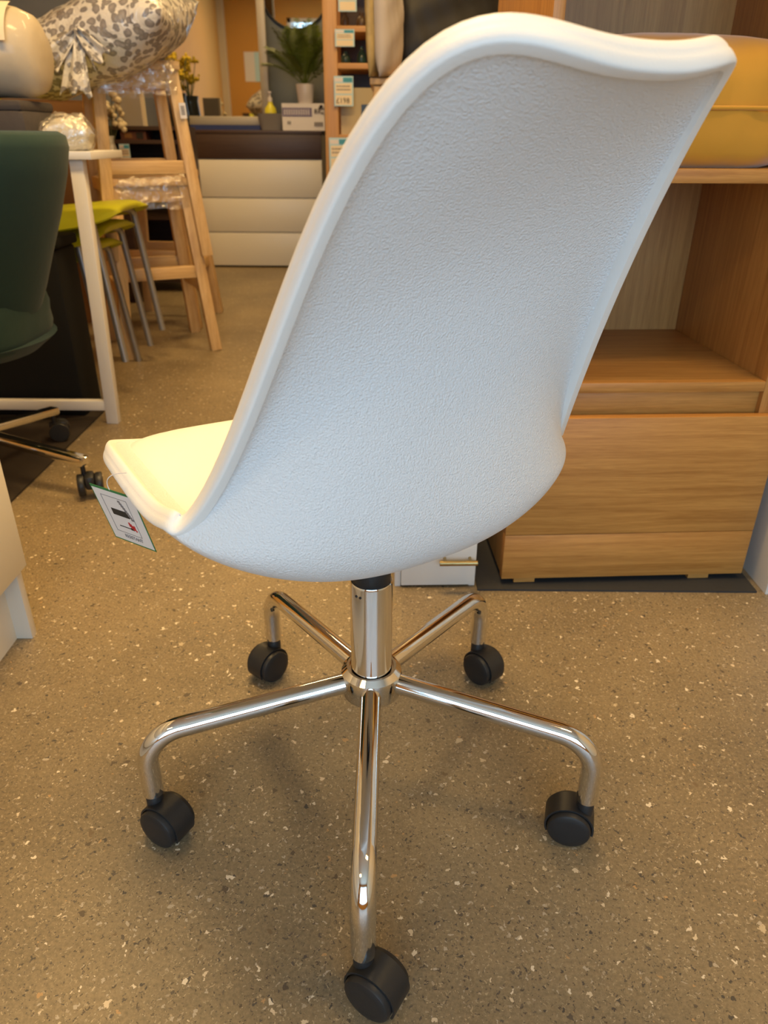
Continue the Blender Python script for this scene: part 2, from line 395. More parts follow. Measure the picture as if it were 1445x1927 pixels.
struct(boxo('trim_1', XL, XL+0.10, YF, YF+0.10, 0, ZC, M_CREAMWALL))
M_LAMPGLOW = emit_material('lamp_diffuser', (1.0, 0.80, 0.48), 3.0)
for i, (x, y) in enumerate(PANELS):
    t = thing('ceiling_light', 'long warm ceiling light panel ' + ('over the white swivel chair', 'over the pale wooden cabinet', 'over the white dresser', 'right of the white swivel chair near the right wall', 'in the corner by the shop window')[i], 'light', (x, y, ZC), 0, 'ceiling lights')
    bm = new_bm()
    for a in ((-.49, .49, -.18, -.15), (-.49, .49, .15, .18), (-.49, -.46, -.15, .15), (.46, .49, -.15, .15)): box(bm, a[0], a[1], a[2], a[3], -0.06, 0)
    finish('frame', bm, M_WMETAL, t)
    boxo('diffuser', -.46, .46, -.15, .15, -0.06, -0.03, M_LAMPGLOW, t)

# ------------------------------------------------------------------ the white swivel chair
CX, CY, AZ = -0.0142, 0.725, 0.56693
CAM_SCALE = 1.014      # chair scaled about the camera position; its castors stand at local height 0.011
NEXP = 3.6
ST = np.array([[0.2546, 0.2136, 0.0986, -0.0445, -0.1318, -0.1393, -0.1589, -0.2991],
               [0.4453, 0.4358, 0.4177, 0.3973, 0.4372, 0.5374, 0.7035, 0.8313],
               [0.1889, 0.235, 0.243, 0.2393, 0.2359, 0.2242, 0.1908, 0.1841],
               [0.0064, 0.0386, 0.0537, 0.0667, 0.09, 0.0815, 0.0208, 0.0027],
               [-0.0152, 0.0227, 0.0621, 0.0784, 0.0527, -0.0434, -0.0677, 0.1443]])
PEX, BULGE = 2.5947, 0.014
def spline_matrix(x, n):
    h = 2.0/(n-1); A = np.zeros((n, n)); Q = np.zeros((n, n)); A[0, 0] = A[-1, -1] = 1
    for i in range(1, n-1):
        A[i, i-1] = h; A[i, i] = 4*h; A[i, i+1] = h
        Q[i, i-1] = 6/h; Q[i, i] = -12/h; Q[i, i+1] = 6/h
    Mm = np.linalg.solve(A, Q); sh = x.shape; x = x.ravel()
    i = np.clip(((x+1)/h).astype(int), 0, n-2); t = x-(-1+i*h); I = np.eye(n)
    d = (I[i+1]-I[i])/h - h*(2*Mm[i]+Mm[i+1])/6
    o = I[i] + t[:, None]*d + (t**2)[:, None]*Mm[i]/2 + (t**3)[:, None]*(Mm[i+1]-Mm[i])/(6*h)
    return o.reshape(sh+(n,))
def shell_base(u, v, st, pe):
    B = spline_matrix(v, st.shape[1])
    fc, zc, w, ef, ez = [B@st[i] for i in range(5)]
    s = (np.abs(u)**2+1e-9)**(pe/2)
    return np.stack([u*w, fc+s*ef, zc+s*ez], -1)
def shell_eval(u, v, st=ST, pe=PEX, bulge=BULGE, nexp=NEXP):
    """outer surface point, and normal pointing to the outside (below / behind)"""
    e = 1e-3
    P = shell_base(u, v, st, pe)
    du = shell_base(u+e, v, st, pe)-shell_base(u-e, v, st, pe); dv = shell_base(u, v+e, st, pe)-shell_base(u, v-e, st, pe)
    n = np.cross(du, dv); n /= np.linalg.norm(n, axis=-1, keepdims=True)+1e-12
    rho = np.minimum(1.0, (np.abs(u)**nexp+np.abs(v)**nexp)**(1/nexp))
    vs = np.clip((v+.15)/.35, 0, 1); vs = .2+.8*vs*vs*(3-2*vs)
    return P + (bulge*vs*2.0*rho**3*(1-rho**6))[..., None]*n, n
def superellipse(nt_, nexp):
    th = np.linspace(0, 2*np.pi, 4001)
    b = np.stack([np.sign(np.cos(th))*abs(np.cos(th))**(2/nexp), np.sign(np.sin(th))*abs(np.sin(th))**(2/nexp)], -1)
    L = np.r_[0, np.cumsum(np.linalg.norm(np.diff(b, axis=0), axis=1))]
    tt = np.linspace(0, L[-1], nt_+1)[:-1]
    return np.stack([np.interp(tt, L, b[:, 0]), np.interp(tt, L, b[:, 1])], -1)
def rings_to_bm(bm, rings, close_first=True, close_last=False):
    vv = [[bm.verts.new(Vector(p)) for p in rg] for rg in rings]; n = len(rings[0])
    for a, b in zip(vv[:-1], vv[1:]):
        for k in range(n): bm.faces.new((a[k], a[(k+1) % n], b[(k+1) % n], b[k]))
    if close_first: bm.faces.new(vv[0][::-1])
    if close_last: bm.faces.new(vv[-1])
def shell_mesh(bm, st, pe, bulge, thick, nt_=144, nr=40, nexp=NEXP, smooth=0):
    B = superellipse(nt_, nexp); rho = np.linspace(0.03, 1, nr)**0.8
    UV = rho[:, None, None]*B[None]
    P, n = shell_eval(UV[..., 0], UV[..., 1], st, pe, 0.0, nexp)
    # even out the normals round each ring where the seat edge turns into the back
    fix = n.copy()
    for _ in range(smooth): fix = (np.roll(fix, 1, 1)+2*fix+np.roll(fix, -1, 1))/4
    fix /= np.linalg.norm(fix, axis=-1, keepdims=True)
    wgt = np.clip((rho-.45)/.3, 0, 1)[:, None, None]
    n = n*(1-wgt)+fix*wgt; n /= np.linalg.norm(n, axis=-1, keepdims=True)
    vs = np.clip((UV[..., 1]+.15)/.35, 0, 1); vs = .2+.8*vs*vs*(3-2*vs); vs = vs*(1-np.clip((UV[..., 1]-.25)/.35, 0, 1))
    P = P + (bulge*vs*(2.0*rho**3*(1-rho**6))[:, None])[..., None]*n
    if smooth:
        # the upper back turns outward into a lip just before the rim
        lip = np.clip((UV[..., 1]-.22)/.3, 0, 1); lip = lip*lip*(3-2*lip)
        P = P - (.022*lip*(rho**6*(1-rho**10))[:, None])[..., None]*n
        sm = P.copy()
        for _ in range(6): sm = (np.roll(sm, 1, 1)+2*sm+np.roll(sm, -1, 1))/4
        w2 = np.clip((rho-.6)/.3, 0, 1)[:, None, None]; P = P*(1-w2)+sm*w2
    Q = P - thick*n
    rings = list(P) + list(Q[::-1])
    rings_to_bm(bm, rings, True, True)
    return P, Q, n, B
THICK = 0.0172
chair = thing('swivel_chair', 'white moulded swivel chair on a chrome five-star base with black castors', 'chair', (CX*CAM_SCALE, CY*CAM_SCALE, -.0111), AZ)
chair.scale = (CAM_SCALE,)*3
bm = new_bm(); P, Q, NRM, BND = shell_mesh(bm, ST, PEX, BULGE, THICK, 200, 56, smooth=60)
shell = finish('shell', bm, M_WHITE_SHELL, chair, smooth=True, auto=60)
# rolled rim with a seam along its middle
eP, eQ, eN = P[-1], Q[-1], NRM[-1]
tan = np.roll(eP, -1, 0)-np.roll(eP, 1, 0)
for _ in range(20): tan = (np.roll(tan, 1, 0)+2*tan+np.roll(tan, -1, 0))/4
out = np.cross(tan, eN); out /= np.linalg.norm(out, axis=-1, keepdims=True)
if (out*(P[-1]-P[-4])).sum() < 0: out = -out
cen = (eP+eQ)/2 + eN*0.0006
rings = []
for ph in [0, 12, 25, 40, 58, 74, 84, 90, 96, 106, 122, 140, 160, 180, 215, 270, 325]:
    a = R(ph); k = 1.0 - (0.10 if ph == 90 else 0.0)
    ca, sa = math.cos(a), math.sin(a)
    ca = math.copysign(abs(ca)**0.75, ca); sa = math.copysign(abs(sa)**0.75, sa)
    rings.append(cen + eN*(THICK/2+0.0016)*ca + out*(0.0035 if sa > 0 else 0.0105)*sa*k)
rings.append(rings[0])
bm = new_bm()
vv = [[bm.verts.new(Vector(p)) for p in rg] for rg in rings[:-1]]; n_ = len(vv[0]); m_ = len(vv)
for i in range(m_):
    a, b = vv[i], vv[(i+1) % m_]
    for k in range(n_): bm.faces.new((a[k], a[(k+1) % n_], b[(k+1) % n_], b[k]))
finish('rim', bm, M_WHITE_PU, chair, smooth=True, auto=50)
# seat pad lying in the shell
B2 = superellipse(96, 3.4); rh = np.r_[np.linspace(0.04, 0.9, 18), 0.94, 0.97, 0.99, 1.0]
UV = rh[:, None, None]*B2[None]
u = UV[..., 0]*0.87; v = -0.43+UV[..., 1]*0.51
Pp, Np = shell_eval(u, v)
h = THICK - 0.004 + (0.027*(1-rh**5)**0.7 + 0.002)[:, None]
top = Pp - Np*h[..., None]
base_ring = Pp[-1]-Np[-1]*(THICK-0.006)
bm = new_bm(); rings_to_bm(bm, list(top)+[base_ring], True, True)
finish('seat_pad', bm, M_WHITE_PU, chair, smooth=True, auto=70)
# column, collar, hub
zb = float(shell_eval(np.array([0.0]), np.array([-0.25]))[0][0, 2])
bm = new_bm(); lathe(bm, [(0.0, .334), (.0215, .334), (.0228, .337), (.0228, .356), (.021, .360), (.018, .362), (.018, .405), (0, .405)], 40)
finish('collar', bm, M_BLACK, chair, smooth=True, auto=35)
bm = new_bm(); lathe(bm, [(0, .19), (.0275, .19), (.0275, .199), (.0255, .203), (.0252, .3335), (.0242, .336), (0, .336)], 48)
colm = finish('column', bm, M_CHROME, chair, smooth=True, auto=35)
bm = new_bm()
for da in (-152, -165): 
    a = R(da); p = Vector((.0252*math.cos(a), .0252*math.sin(a), .324)); lathe(bm, [(0, 0), (.0016, 0), (.0016, .0008), (0, .0008)], 10, Matrix.Translation(p) @ Vector((math.cos(a), math.sin(a), 0)).to_track_quat('Z', 'Y').to_matrix().to_4x4())
finish('rivet', bm, M_BLACK, colm)
bm = new_bm(); lathe(bm, [(0, .168), (.033, .168), (.0375, .171), (.0385, .175), (.0385, .198), (.0375, .2025), (.031, .209), (.028, .209), (.0275, .204), (0, .204)], 48)
finish('hub', bm, M_CHROME, chair, smooth=True, auto=28)
bm = new_bm(); box(bm, -.035, .035, -.03, .07, .372, .402, 0.004)
finish('seat_plate', bm, M_BLACK, chair, smooth=True, auto=40)
TH0 = R(-90.6)
def make_caster(parent, x, y, yaw):
    """stem at the leg end, twin hooded wheels trailing behind; local +x is the trail direction"""
    M = Matrix.Translation((x, y, .011)) @ Matrix.Rotation(yaw, 4, 'Z')
    tr = 0.016; wr = 0.0265
    bm = new_bm()
    # hood: wide half-cylinder over the wheels with a web down to the axle
    prof = []; n = 22
    for i in range(n+1):
        a = R(-25) + R(218)*i/n
        prof.append((tr+0.0300*math.cos(a), wr+0.0300*math.sin(a)))
    inner = [(tr+0.0277*math.cos(R(-25)+R(218)*i/n), wr+0.0277*math.sin(R(-25)+R(218)*i/n)) for i in range(n, -1, -1)]
    prism(bm, prof+inner, -0.0150, 0.0150, M)
    web = [(tr+0.0285*math.cos(2*PI*i/28), wr+0.001+0.0245*math.sin(2*PI*i/28)) for i in range(28)]
    prism(bm, web, -0.0035, 0.0035, M)
    lathe(bm, [(0, .040), (.0095, .040), (.0105, .048), (.0105, .069), (.0085, .074), (0, .074)], 24, Matrix.Translation((x, y, 0)))
    c = finish('castor', bm, M_BLACK, parent, smooth=True, auto=35)
    for s in (-1, 1):
        bm = new_bm()
        y0 = s*0.0045; y1 = s*0.0225
        pr = [(0, 0), (wr, 0), (wr, abs(y1-y0)-0.004), (wr-0.0012, abs(y1-y0)-0.0015), (wr-0.004, abs(y1-y0)), (wr-0.010, abs(y1-y0)+0.0007), (0, abs(y1-y0)+0.001)]
        Mw = M @ Matrix.Translation((tr, y0, wr)) @ Matrix.Rotation(R(-90)*s, 4, 'X')
        lathe(bm, pr, 36, Mw)
        finish('wheel', bm, M_BLACK, c, smooth=True, auto=35)
    bm = new_bm(); lathe(bm, [(0, .066), (.0055, .066), (.0055, .088), (0, .088)], 16, Matrix.Translation((x, y, 0)))
    finish('stem', bm, M_STEEL, c, smooth=True, auto=35)
    return c
YAWS = [R(-32), R(165), R(-48), R(-130), R(-28)]
for k in range(5):
    a = TH0 + k*2*PI/5 - AZ
    d = Vector((math.cos(a), math.sin(a), 0))
    p0 = d*0.030 + Vector((0, 0, .189)); co = d*0.28 + Vector((0, 0, .168)); p1 = d*0.28 + Vector((0, 0, .078))
    bm = new_bm(); tube(bm, arc_pts(p0, co, p1, 0.048, 12), 0.0128, 28)
    finish('leg', bm, M_CHROME, chair, smooth=True, auto=50)
    make_caster(chair, d.x*.28, d.y*.28, YAWS[k]-AZ)

# swing tag hanging from the seat edge
def tag_uv(px, py):
    """card plane: vertical plane through the seat corner"""
    return at_y(px, py, TAG_Y)
TAG_Y = 0.90
c00 = at_y(168, 909, 0.715); c10 = at_y(249, 935, 0.672); c01 = at_y(218, 1010, 0.745)
ex = (c10-c00); ey = (c01-c00)
ez = ex.cross(ey).normalized()
ex_n = ex.normalized()
TW, TL = ex.length, ey.length
M_TAG = Matrix(((ex_n.x, ey.normalized().x, ez.x, 0), (ex_n.y, ey.normalized().y, ez.y, 0), (ex_n.z, ey.normalized().z, ez.z, 0), (0, 0, 0, 1)))
def card(bm, x0, x1, y0, y1, d):
    """patch on the tag, x across / y down in tag metres, d towards the camera"""
    for a in ((x0, y0), (x1, y0), (x1, y1), (x0, y1)): pass
    vs = []
    for zz in (d-0.0002, d+0.0002):
        for a, b in ((x0, y0), (x1, y0), (x1, y1), (x0, y1)):
            vs.append(bm.verts.new(M_TAG @ Vector((a, b, zz))))
    for f in ((0, 1, 2, 3), (7, 6, 5, 4), (0, 4, 5, 1), (1, 5, 6, 2), (2, 6, 7, 3), (3, 7, 4, 0)): bm.faces.new([vs[i] for i in f])
SGN = -1.0 if ez.y > 0 else 1.0
swing = thing('swing_tag', 'white hanging tag with green border, match symbol and the word RESISTANT', 'tag', c00)
bm = new_bm(); card(bm, 0, TW, 0, TL, 0); finish('card', bm, M_GREENINK, swing)
bm = new_bm(); card(bm, 0.0022, TW-0.0016, 0.0035, TL-0.0025, 0.0003*SGN); finish('white_face', bm, M_PAPER, swing)
SX_ = TW/.062
x0, x1, y0, y1 = .0115*SX_, .0485*SX_, TL*.13, TL*0.80
bm = new_bm(); lw = 0.0005
for a in ((x0, x1, y0, y0+lw), (x0, x1, y1-lw, y1), (x0, x0+lw, y0, y1), (x1-lw, x1, y0, y1)): card(bm, *a, 0.0006*SGN)
finish('printed_frame', bm, M_GREYINK, swing)
DH = y1-y0
bm = new_bm(); card(bm, .0185*SX_, .0425*SX_, y0+DH*.33, y0+DH*.50, .0006*SGN); finish('printed_cigarette', bm, M_INK, swing)
bm = new_bm()
for i in range(9):
    yy = y0+DH*(.05+.055*i); xx = (.0345+.0012*i)*SX_; card(bm, xx, xx+.0035*SX_, yy, yy+DH*.05, .00062*SGN)
finish('printed_smoke', bm, M_GREYINK, swing)
bm = new_bm(); card(bm, .020*SX_, .0395*SX_, y0+DH*.800, y0+DH*.822, .0006*SGN); card(bm, .0365*SX_, .0415*SX_, y0+DH*.78, y0+DH*.84, .0006*SGN); finish('printed_match', bm, M_INK, swing)
bm = new_bm()
for (fx, fy, q) in ((.0385, .70, .0042), (.0405, .74, .0046), (.0425, .78, .0040), (.0375, .65, .0024), (.0435, .71, .002), (.0445, .83, .002)):
    yy = y0+DH*fy; fx *= SX_; q *= SX_; card(bm, fx-q/2, fx+q/2, yy-q/2, yy+q/2, .00064*SGN)
finish('printed_flame', bm, M_REDINK, swing)
text_mesh('printed_word', 'RESISTANT', 0.0068*SX_, M_GREYINK, swing, M_TAG @ Matrix.Translation((.034*SX_, TL*0.895, .0006*SGN)) @ Matrix.Scale(-1, 4, (0, 1, 0)) @ Matrix.Scale(0.8, 4, (1, 0, 0)))
bm = new_bm()
th_a = M_TAG @ Vector((TW*.48, .001, 0)); th_b = at_y(238, 890, 0.672)-c00
pts = []
ctrl = [th_a, th_a+Vector((-.004, 0, .010)), th_a+Vector((-.001, .0, .020)), th_b]
for i in range(13):
    s = i/12; pts.append(ctrl[0]*(1-s)**3 + ctrl[1]*3*s*(1-s)**2 + ctrl[2]*3*s*s*(1-s) + ctrl[3]*s**3)
tube(bm, pts, 0.0005, 6); finish('string', bm, M_PAPER, swing)

# ------------------------------------------------------------------ oak bookcase on the right
bk = thing('oak_bookcase', 'tall open oak bookcase with a drawer at the bottom', 'bookcase', (0.235, 1.250, 0), R(3.3))
BW, BD, BH = 0.487, 0.43, 1.95; ST_ = 0.018
boxo('side_panel', 0, ST_, 0, BD, .0165, BH, M_OAK_Z, bk, 0.0015); boxo('side_panel', BW-0.036, BW, 0.0, BD, .0165, BH, M_OAK_Z, bk, 0.0015)
boxo('back_panel', ST_, BW-.036, BD-.028, BD-.006, .0165, BH, M_OAK_DULL, bk)
for z0, z1 in ((.735, .756), (1.33, 1.351), (BH-.022, BH)): boxo('shelf', ST_, BW-.036, 0.002, BD-.028, z0, z1, M_OAK_X, bk, 0.001)
boxo('deck', ST_, BW-.036, 0.0, BD-.028, .392, .4105, M_OAK_X, bk, 0.001)
boxo('rail', ST_, BW-.036, 0.012, .030, .340, .392, M_OAK_X, bk, 0.001)
boxo('drawer_front', -.002, BW+.002, -.020, -.001, .1155, .352, M_OAK_X, bk, 0.0012)
boxo('plinth_board', -.002, BW+.002, -.020, -.001, .0165, .1145, M_OAK_X, bk, 0.0012)
boxo('bottom_board', ST_, BW-.036, 0.0, BD-.03, .0165, .034, M_OAK_X, bk)
for x in (.025, .382):
    for y in (-.014, BD-.06): boxo('foot', x, x+.042, y, y+.05, 0.0045, .0165, M_OAK_X, bk)
# mustard cushion on its shelf: boxy with a welt round the middle
mc = thing('mustard_cushion', 'mustard yellow velvet box cushion on the oak bookcase shelf', 'cushion', (0.455, 1.455, .757), R(3))
def boxcushion(bm, w, d, h, n=28, bul=0.02, ex=5.0, seed=1, wob=1.0):
    rnd = random.Random(seed); ph = [rnd.uniform(0, 6.28) for _ in range(6)]
    B = superellipse(80, ex); rings = []
    lev = [(-1, 0.02), (-1, .3), (-1, .6), (-1, .82), (-.93, .93), (-.75, .985), (-.4, 1.01), (0, 1.0), (.4, 1.01), (.75, .985), (.93, .93), (1, .82), (1, .6), (1, .3), (1, .02)]
    for z, r in lev:
        rg = []
        for i, (bx, by) in enumerate(B):
            an = math.atan2(by, bx)
            wv = (0.003*math.sin(9*an+ph[0]+z*2)+0.002*math.sin(19*an+ph[1]-z*3))*wob
            dome = bul*(1-r**2)*(1 if z > 0 else -0.2) if abs(z) == 1 else 0
            rg.append((bx*r*(w/2+wv), by*r*(d/2+wv), h/2 + z*h/2 + dome))
        rings.append(rg)
    rings_to_bm(bm, rings, True, True)
bm = new_bm(); boxcushion(bm, 0.405, 0.37, 0.165, bul=0.03); xform(bm, Matrix.Identity(4)); finish('cover', bm, M_MUSTARD, mc, smooth=True, auto=70)
bm = new_bm(); Bq = superellipse(80, 5.0); loop = [Vector((b[0]*.2065, b[1]*.189, .083)) for b in Bq]; tube(bm, loop+[loop[0], loop[1]], 0.0035, 6, False); finish('welt', bm, M_MUSTARD, mc, smooth=True)
# dark mat under the bookcase
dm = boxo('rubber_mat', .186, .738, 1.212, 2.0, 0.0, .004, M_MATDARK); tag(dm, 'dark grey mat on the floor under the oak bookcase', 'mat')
# white unit right of the bookcase
wu = thing('white_sideboard', 'white melamine unit standing beside the oak bookcase drawer', 'cabinet', (.752, 1.207, 0))
boxo('side_panel', 0, .020, 0, .40, 0.0, .78, M_WHITE2, wu, .001); boxo('side_panel', .58, .60, 0, .40, 0.0, .78, M_WHITE2, wu, .001)
boxo('top_board', -.005, .605, -.01, .40, .78, .80, M_WHITE2, wu, .001); boxo('back_panel', .02, .58, .385, .40, .06, .78, M_WHITE2, wu)
for z0, z1 in ((.07, .30), (.305, .535), (.54, .775)):
    f = boxo('drawer_front', .021, .579, -.004, .014, z0, z1, M_WHITE, wu, .001)
    boxo('knob', .285, .315, -.024, -.004, (z0+z1)/2-.015, (z0+z1)/2+.015, M_GOLD, f, .003)
boxo('plinth', .02, .58, .02, .038, 0, .07, M_WHITE2, wu)
# small white cabinet with brass handle, behind the swivel chair
sc = thing('white_bedside', 'narrow white drawer cabinet with brass bar handles behind the swivel chair', 'cabinet', (.022, 1.226, 0), R(2))
boxo('side_panel', 0, .012, 0, .30, 0, .34, M_WHITE2, sc, .001); boxo('side_panel', .148, .160, 0, .30, 0, .34, M_WHITE2, sc, .001)
boxo('top_board', 0, .160, -.004, .30, .34, .355, M_WHITE2, sc, .001); boxo('back_panel', .012, .148, .29, .30, 0, .34, M_WHITE2, sc)
for z0, z1 in ((.006, .115), (.118, .226), (.229, .336)):
    f = boxo('drawer_front', .0125, .1585, -.006, .010, z0, z1, M_WHITE2, sc, .001)
    bm = new_bm(); zz = z0+.062; tube(bm, [(.085, -.026, zz), (.158, -.026, zz)], .0055, 12)
    for x in (.097, .146): tube(bm, [(x, -.026, zz), (x, -.006, zz)], .003, 8)
    finish('handle', bm, M_GOLD, f, smooth=True, auto=40)

# ------------------------------------------------------------------ cream chest at the left edge
lc = thing('cream_chest', 'cream white chest of drawers with a recessed plinth beside the floor mat', 'chest', (-.64, 1.065, 0))
boxo('side_panel', -.46, .018, -.018, 0, 0, .76, M_WHITE, lc, .001); boxo('side_panel', -.46, .018, -1.25, -1.232, 0, .76, M_WHITE, lc, .001)
boxo('top_board', -.47, .040, -1.26, .010, .76, .782, M_WHITE, lc, .001); boxo('back_panel', -.46, -.445, -1.232, -.018, 0, .76, M_WHITE, lc)
for z0, z1 in ((.140, .340), (.343, .545), (.548, .755)): boxo('drawer_front', .0185, .028, -1.245, .004, z0, z1, M_WHITE, lc, .001)
boxo('plinth', -.026, -.010, -1.232, -.018, 0, .135, M_WHITE, lc)

# ------------------------------------------------------------------ floor mat, green swivel chair, desk
rg = boxo('floor_mat', -1.95, -.905, 1.44, 2.24, 0.0, .006, M_RUG); tag(rg, 'dark brown mat under the green velvet chair', 'mat')
gx, gy = -1.035, 1.735
gc = thing('velvet_swivel_chair', 'dark green velvet swivel chair on a chrome base with black castors', 'chair', (gx, gy, .006))
# tub back: swept wall with rounded top
def tub(bm, a0, a1, n=40):
    lev = [(.185, .35), (.205, .40), (.235, .47), (.262, .54), (.298, .63), (.325, .71), (.338, .765), (.335, .788), (.318, .797), (.298, .785), (.285, .75), (.265, .66), (.225, .54), (.195, .47), (.170, .41), (.150, .35)]
    cols = []
    for k in range(n+1):
        s = k/n; a = a0+(a1-a0)*s
        ed = min(s, 1-s)*n/6.0; dz = -0.20*max(0, 1-ed)**2
        col = []
        for r, z in lev:
            zz = z if z < .5 else .5+(z-.5)*(1+dz/.3)
            col.append(bm.verts.new((r*math.cos(a)*1.0, r*math.sin(a)*0.92, zz)))
        cols.append(col)
    for k in range(n):
        for i in range(len(lev)): bm.faces.new((cols[k][i], cols[k+1][i], cols[k+1][(i+1) % len(lev)], cols[k][(i+1) % len(lev)]))
    bm.faces.new(cols[0]); bm.faces.new(cols[-1][::-1])
bm = new_bm(); tub(bm, R(-150), R(65)); finish('tub_back', bm, M_GREEN, gc, smooth=True, auto=70)
bm = new_bm(); boxcushion(bm, .44, .42, .13, bul=.02, ex=3.0, seed=4, wob=.3); xform(bm, Matrix.Translation((-.01, 0, .335))); finish('seat', bm, M_GREEN, gc, smooth=True, auto=70)
bm = new_bm(); lathe(bm, [(0, .30), (.10, .30), (.19, .325), (.235, .36), (0, .36)], 40); finish('seat_pan', bm, M_GREEN, gc, smooth=True, auto=50)
bm = new_bm(); lathe(bm, [(0, .085), (.028, .085), (.028, .20), (.018, .205), (.018, .305), (0, .305)], 28); finish('column', bm, M_CHROME, gc, smooth=True, auto=40)
for a in (-20, 70, 160, 250):
    d = Vector((math.cos(R(a)), math.sin(R(a)), 0)); L = .335 if a == -20 else .27
    bm = new_bm(); beam(bm, d*.02+Vector((0, 0, .115)), d*L+Vector((0, 0, .088)), .034, .022, bev=.006); finish('leg', bm, M_CHROME, gc, smooth=True, auto=40)
    bm = new_bm(); tube(bm, [d*(L-.015)+Vector((0, 0, .09)), d*(L-.015)+Vector((0, 0, .05))], .006, 10); box(bm, -.012, .012, -.024, .026, .02, .056, .008, Matrix.Translation(d*(L-.0))@Matrix.Rotation(R(a+40), 4, 'Z'))
    cst = finish('castor', bm, M_BLACK, gc, smooth=True, auto=40)
    for s in (-1, 1):
        bm = new_bm(); lathe(bm, [(0, 0), (.026, 0), (.028, .003), (.028, .013), (.026, .016), (0, .016)], 24, Matrix.Translation(d*L+Vector((0, 0, .028)))@Matrix.Rotation(R(a+40), 4, 'Z')@Matrix.Translation((s*.013-.0, 0, 0))@Matrix.Rotation(R(90)*s, 4, 'Y'))
        finish('wheel', bm, M_BLACK, cst, smooth=True, auto=40)
# white console desk
dk = thing('white_desk', 'white metal-framed narrow desk behind the green velvet chair', 'desk', (-.80, 2.125, 0))
boxo('desktop', -1.1, .028, -.01, .245, .738, .757, M_WMETAL, dk, .001)
for x, xt, y in ((-.042, -.020, .02), (-1.05, -1.07, .02), (-.46, -.44, .222), (-1.05, -1.07, .222)):
    bm = new_bm(); beam(bm, (x, y, 0.0), (xt, y, .738), .036, .03, bev=.002); finish('leg', bm, M_WMETAL, dk, smooth=True, auto=40)
boxo('rail', -1.045, -.045, .008, .032, .042, .072, M_WMETAL, dk, .002); boxo('rail', -1.045, -.46, .210, .234, .042, .072, M_WMETAL, dk, .002)
bs = thing('added_dark_block', 'black box added to darken the space under the white desk', 'box', (-1.24, 2.21, .006))  # added block, stands in for the darkness under the desk
M_FLAT = mat('desk_shade_black', (.008, .008, .008), .8, spec=.2)  # even matt black in place of the shade below the desktop
boxo('tub', -.30, .30, -.03, .12, 0, .50, M_FLAT, bs, .012); boxo('lid', -.308, .308, -.036, .126, .50, .53, M_FLAT, bs, .008)
# charcoal footstool on the desk
fs = thing('charcoal_footstool', 'charcoal fabric footstool block set on top of the white desk', 'footstool', (-1.12, 2.262, .757))
boxo('cushion', -.24, .185, -.125, .105, .0, .097, M_CHAR, fs, .022)
bm = new_bm(); box(bm, -.232, .177, -.118, .098, .092, .118, .010); finish('lid', bm, M_CHAR, fs, smooth=True, auto=40)
# cream roll in plastic on the footstool
rl = thing('wrapped_bedding_roll', 'cream rolled bedding wrapped in clear plastic with a barcode label', 'bedding', (-1.125, 2.255, .880))
bm = new_bm()
prof = [(0, -.22), (.05, -.222), (.085, -.212), (.103, -.185), (.109, -.10), (.110, 0), (.108, .10), (.102, .17), (.088, .205), (.055, .222), (0, .226)]
lathe(bm, prof, 40, rotm(0, 90, 0, (0, 0, .108)))
for v in bm.verts: v.co += Vector((0, 0.006*math.sin(30*v.co.x+20*v.co.z), .005*math.sin(24*v.co.x+15*v.co.y)))
finish('bedding', bm, M_CREAMFAB, rl, smooth=True)
bm = new_bm(); lathe(bm, [(.1145, .06), (.1125, .175)], 14, rotm(0, 90, 0, (0, 0, .108)), R(200), R(262)); finish('label', bm, M_CREAMPAPER, rl, smooth=True)
bm = new_bm()
for k, wdt in enumerate((.004, .008, .003, .010, .004, .007)):
    a = 212+k*6.5; lathe(bm, [(.1155, .09), (.1150, .14)], 2, rotm(0, 90, 0, (0, 0, .108)), R(a), R(a+wdt*450))
finish('printed_barcode', bm, M_INK, rl)
# plastic wrapped parcel on the desk end
pk = thing('plastic_parcel', 'crumpled clear-plastic parcel of white fabric on the desk end', 'parcel', (-.855, 2.20, .757))
bm = new_bm(); pillow(bm, .125, .12, .085, 18, 18, .05, .010, 5); xform(bm, rotm(0, -6, 12, (0, 0, .032)))
for v in bm.verts: v.co.z = max(v.co.z, .001)
finish('contents', bm, mat('ivory_cloth', (.62, .56, .42), .7, bump=.5, bscale=20, coat=.6), pk, smooth=True)
bm = new_bm(); pillow(bm, .14, .135, .10, 18, 18, .05, .014, 9); xform(bm, rotm(0, -6, 12, (0, 0, .036)))
for v in bm.verts: v.co.z = max(v.co.z, .0005)
finish('wrapper', bm, M_FILM, pk, smooth=True)

# ------------------------------------------------------------------ stack of lime chairs
LST = np.array([[.21, .205, .12, -.02, -.15, -.205, -.235, -.275],
                [.455, .470, .468, .455, .465, .56, .72, .86],
                [.17, .215, .228, .232, .228, .225, .215, .18],
                [.03, .01, 0, 0, .03, .05, .05, .03],
                [-.02, -.040, -.055, -.055, -.04, -.01, 0, 0]])
def lime_chair(loc, label):
    t = thing('stacking_chair', label, 'chair', loc, R(-90), 'lime stacking chairs')
    bm = new_bm(); shell_mesh(bm, LST, 3.4, 0.0, .006, 80, 18, 4.0); finish('seat_shell', bm, M_LIME, t, smooth=True, auto=60)
    for sx in (-1, 1):
        for sy, fy in ((.14, .205), (-.12, -.235)):
            top = Vector((sx*.14, sy, .445)); kn = Vector((sx*.205, sy+(.02 if sy > 0 else -.02), .432)); ft = Vector((sx*.225, fy, 0))
            bm = new_bm(); tube(bm, arc_pts(top, kn, ft, .03, 6), .012, 12); finish('leg', bm, M_STEEL, t, smooth=True, auto=50)
    return t
LX, LY = -1.18, 2.615
l1 = lime_chair((LX, LY, 0), 'lime green stacking chair, lowest of the stack beside the pine stools')
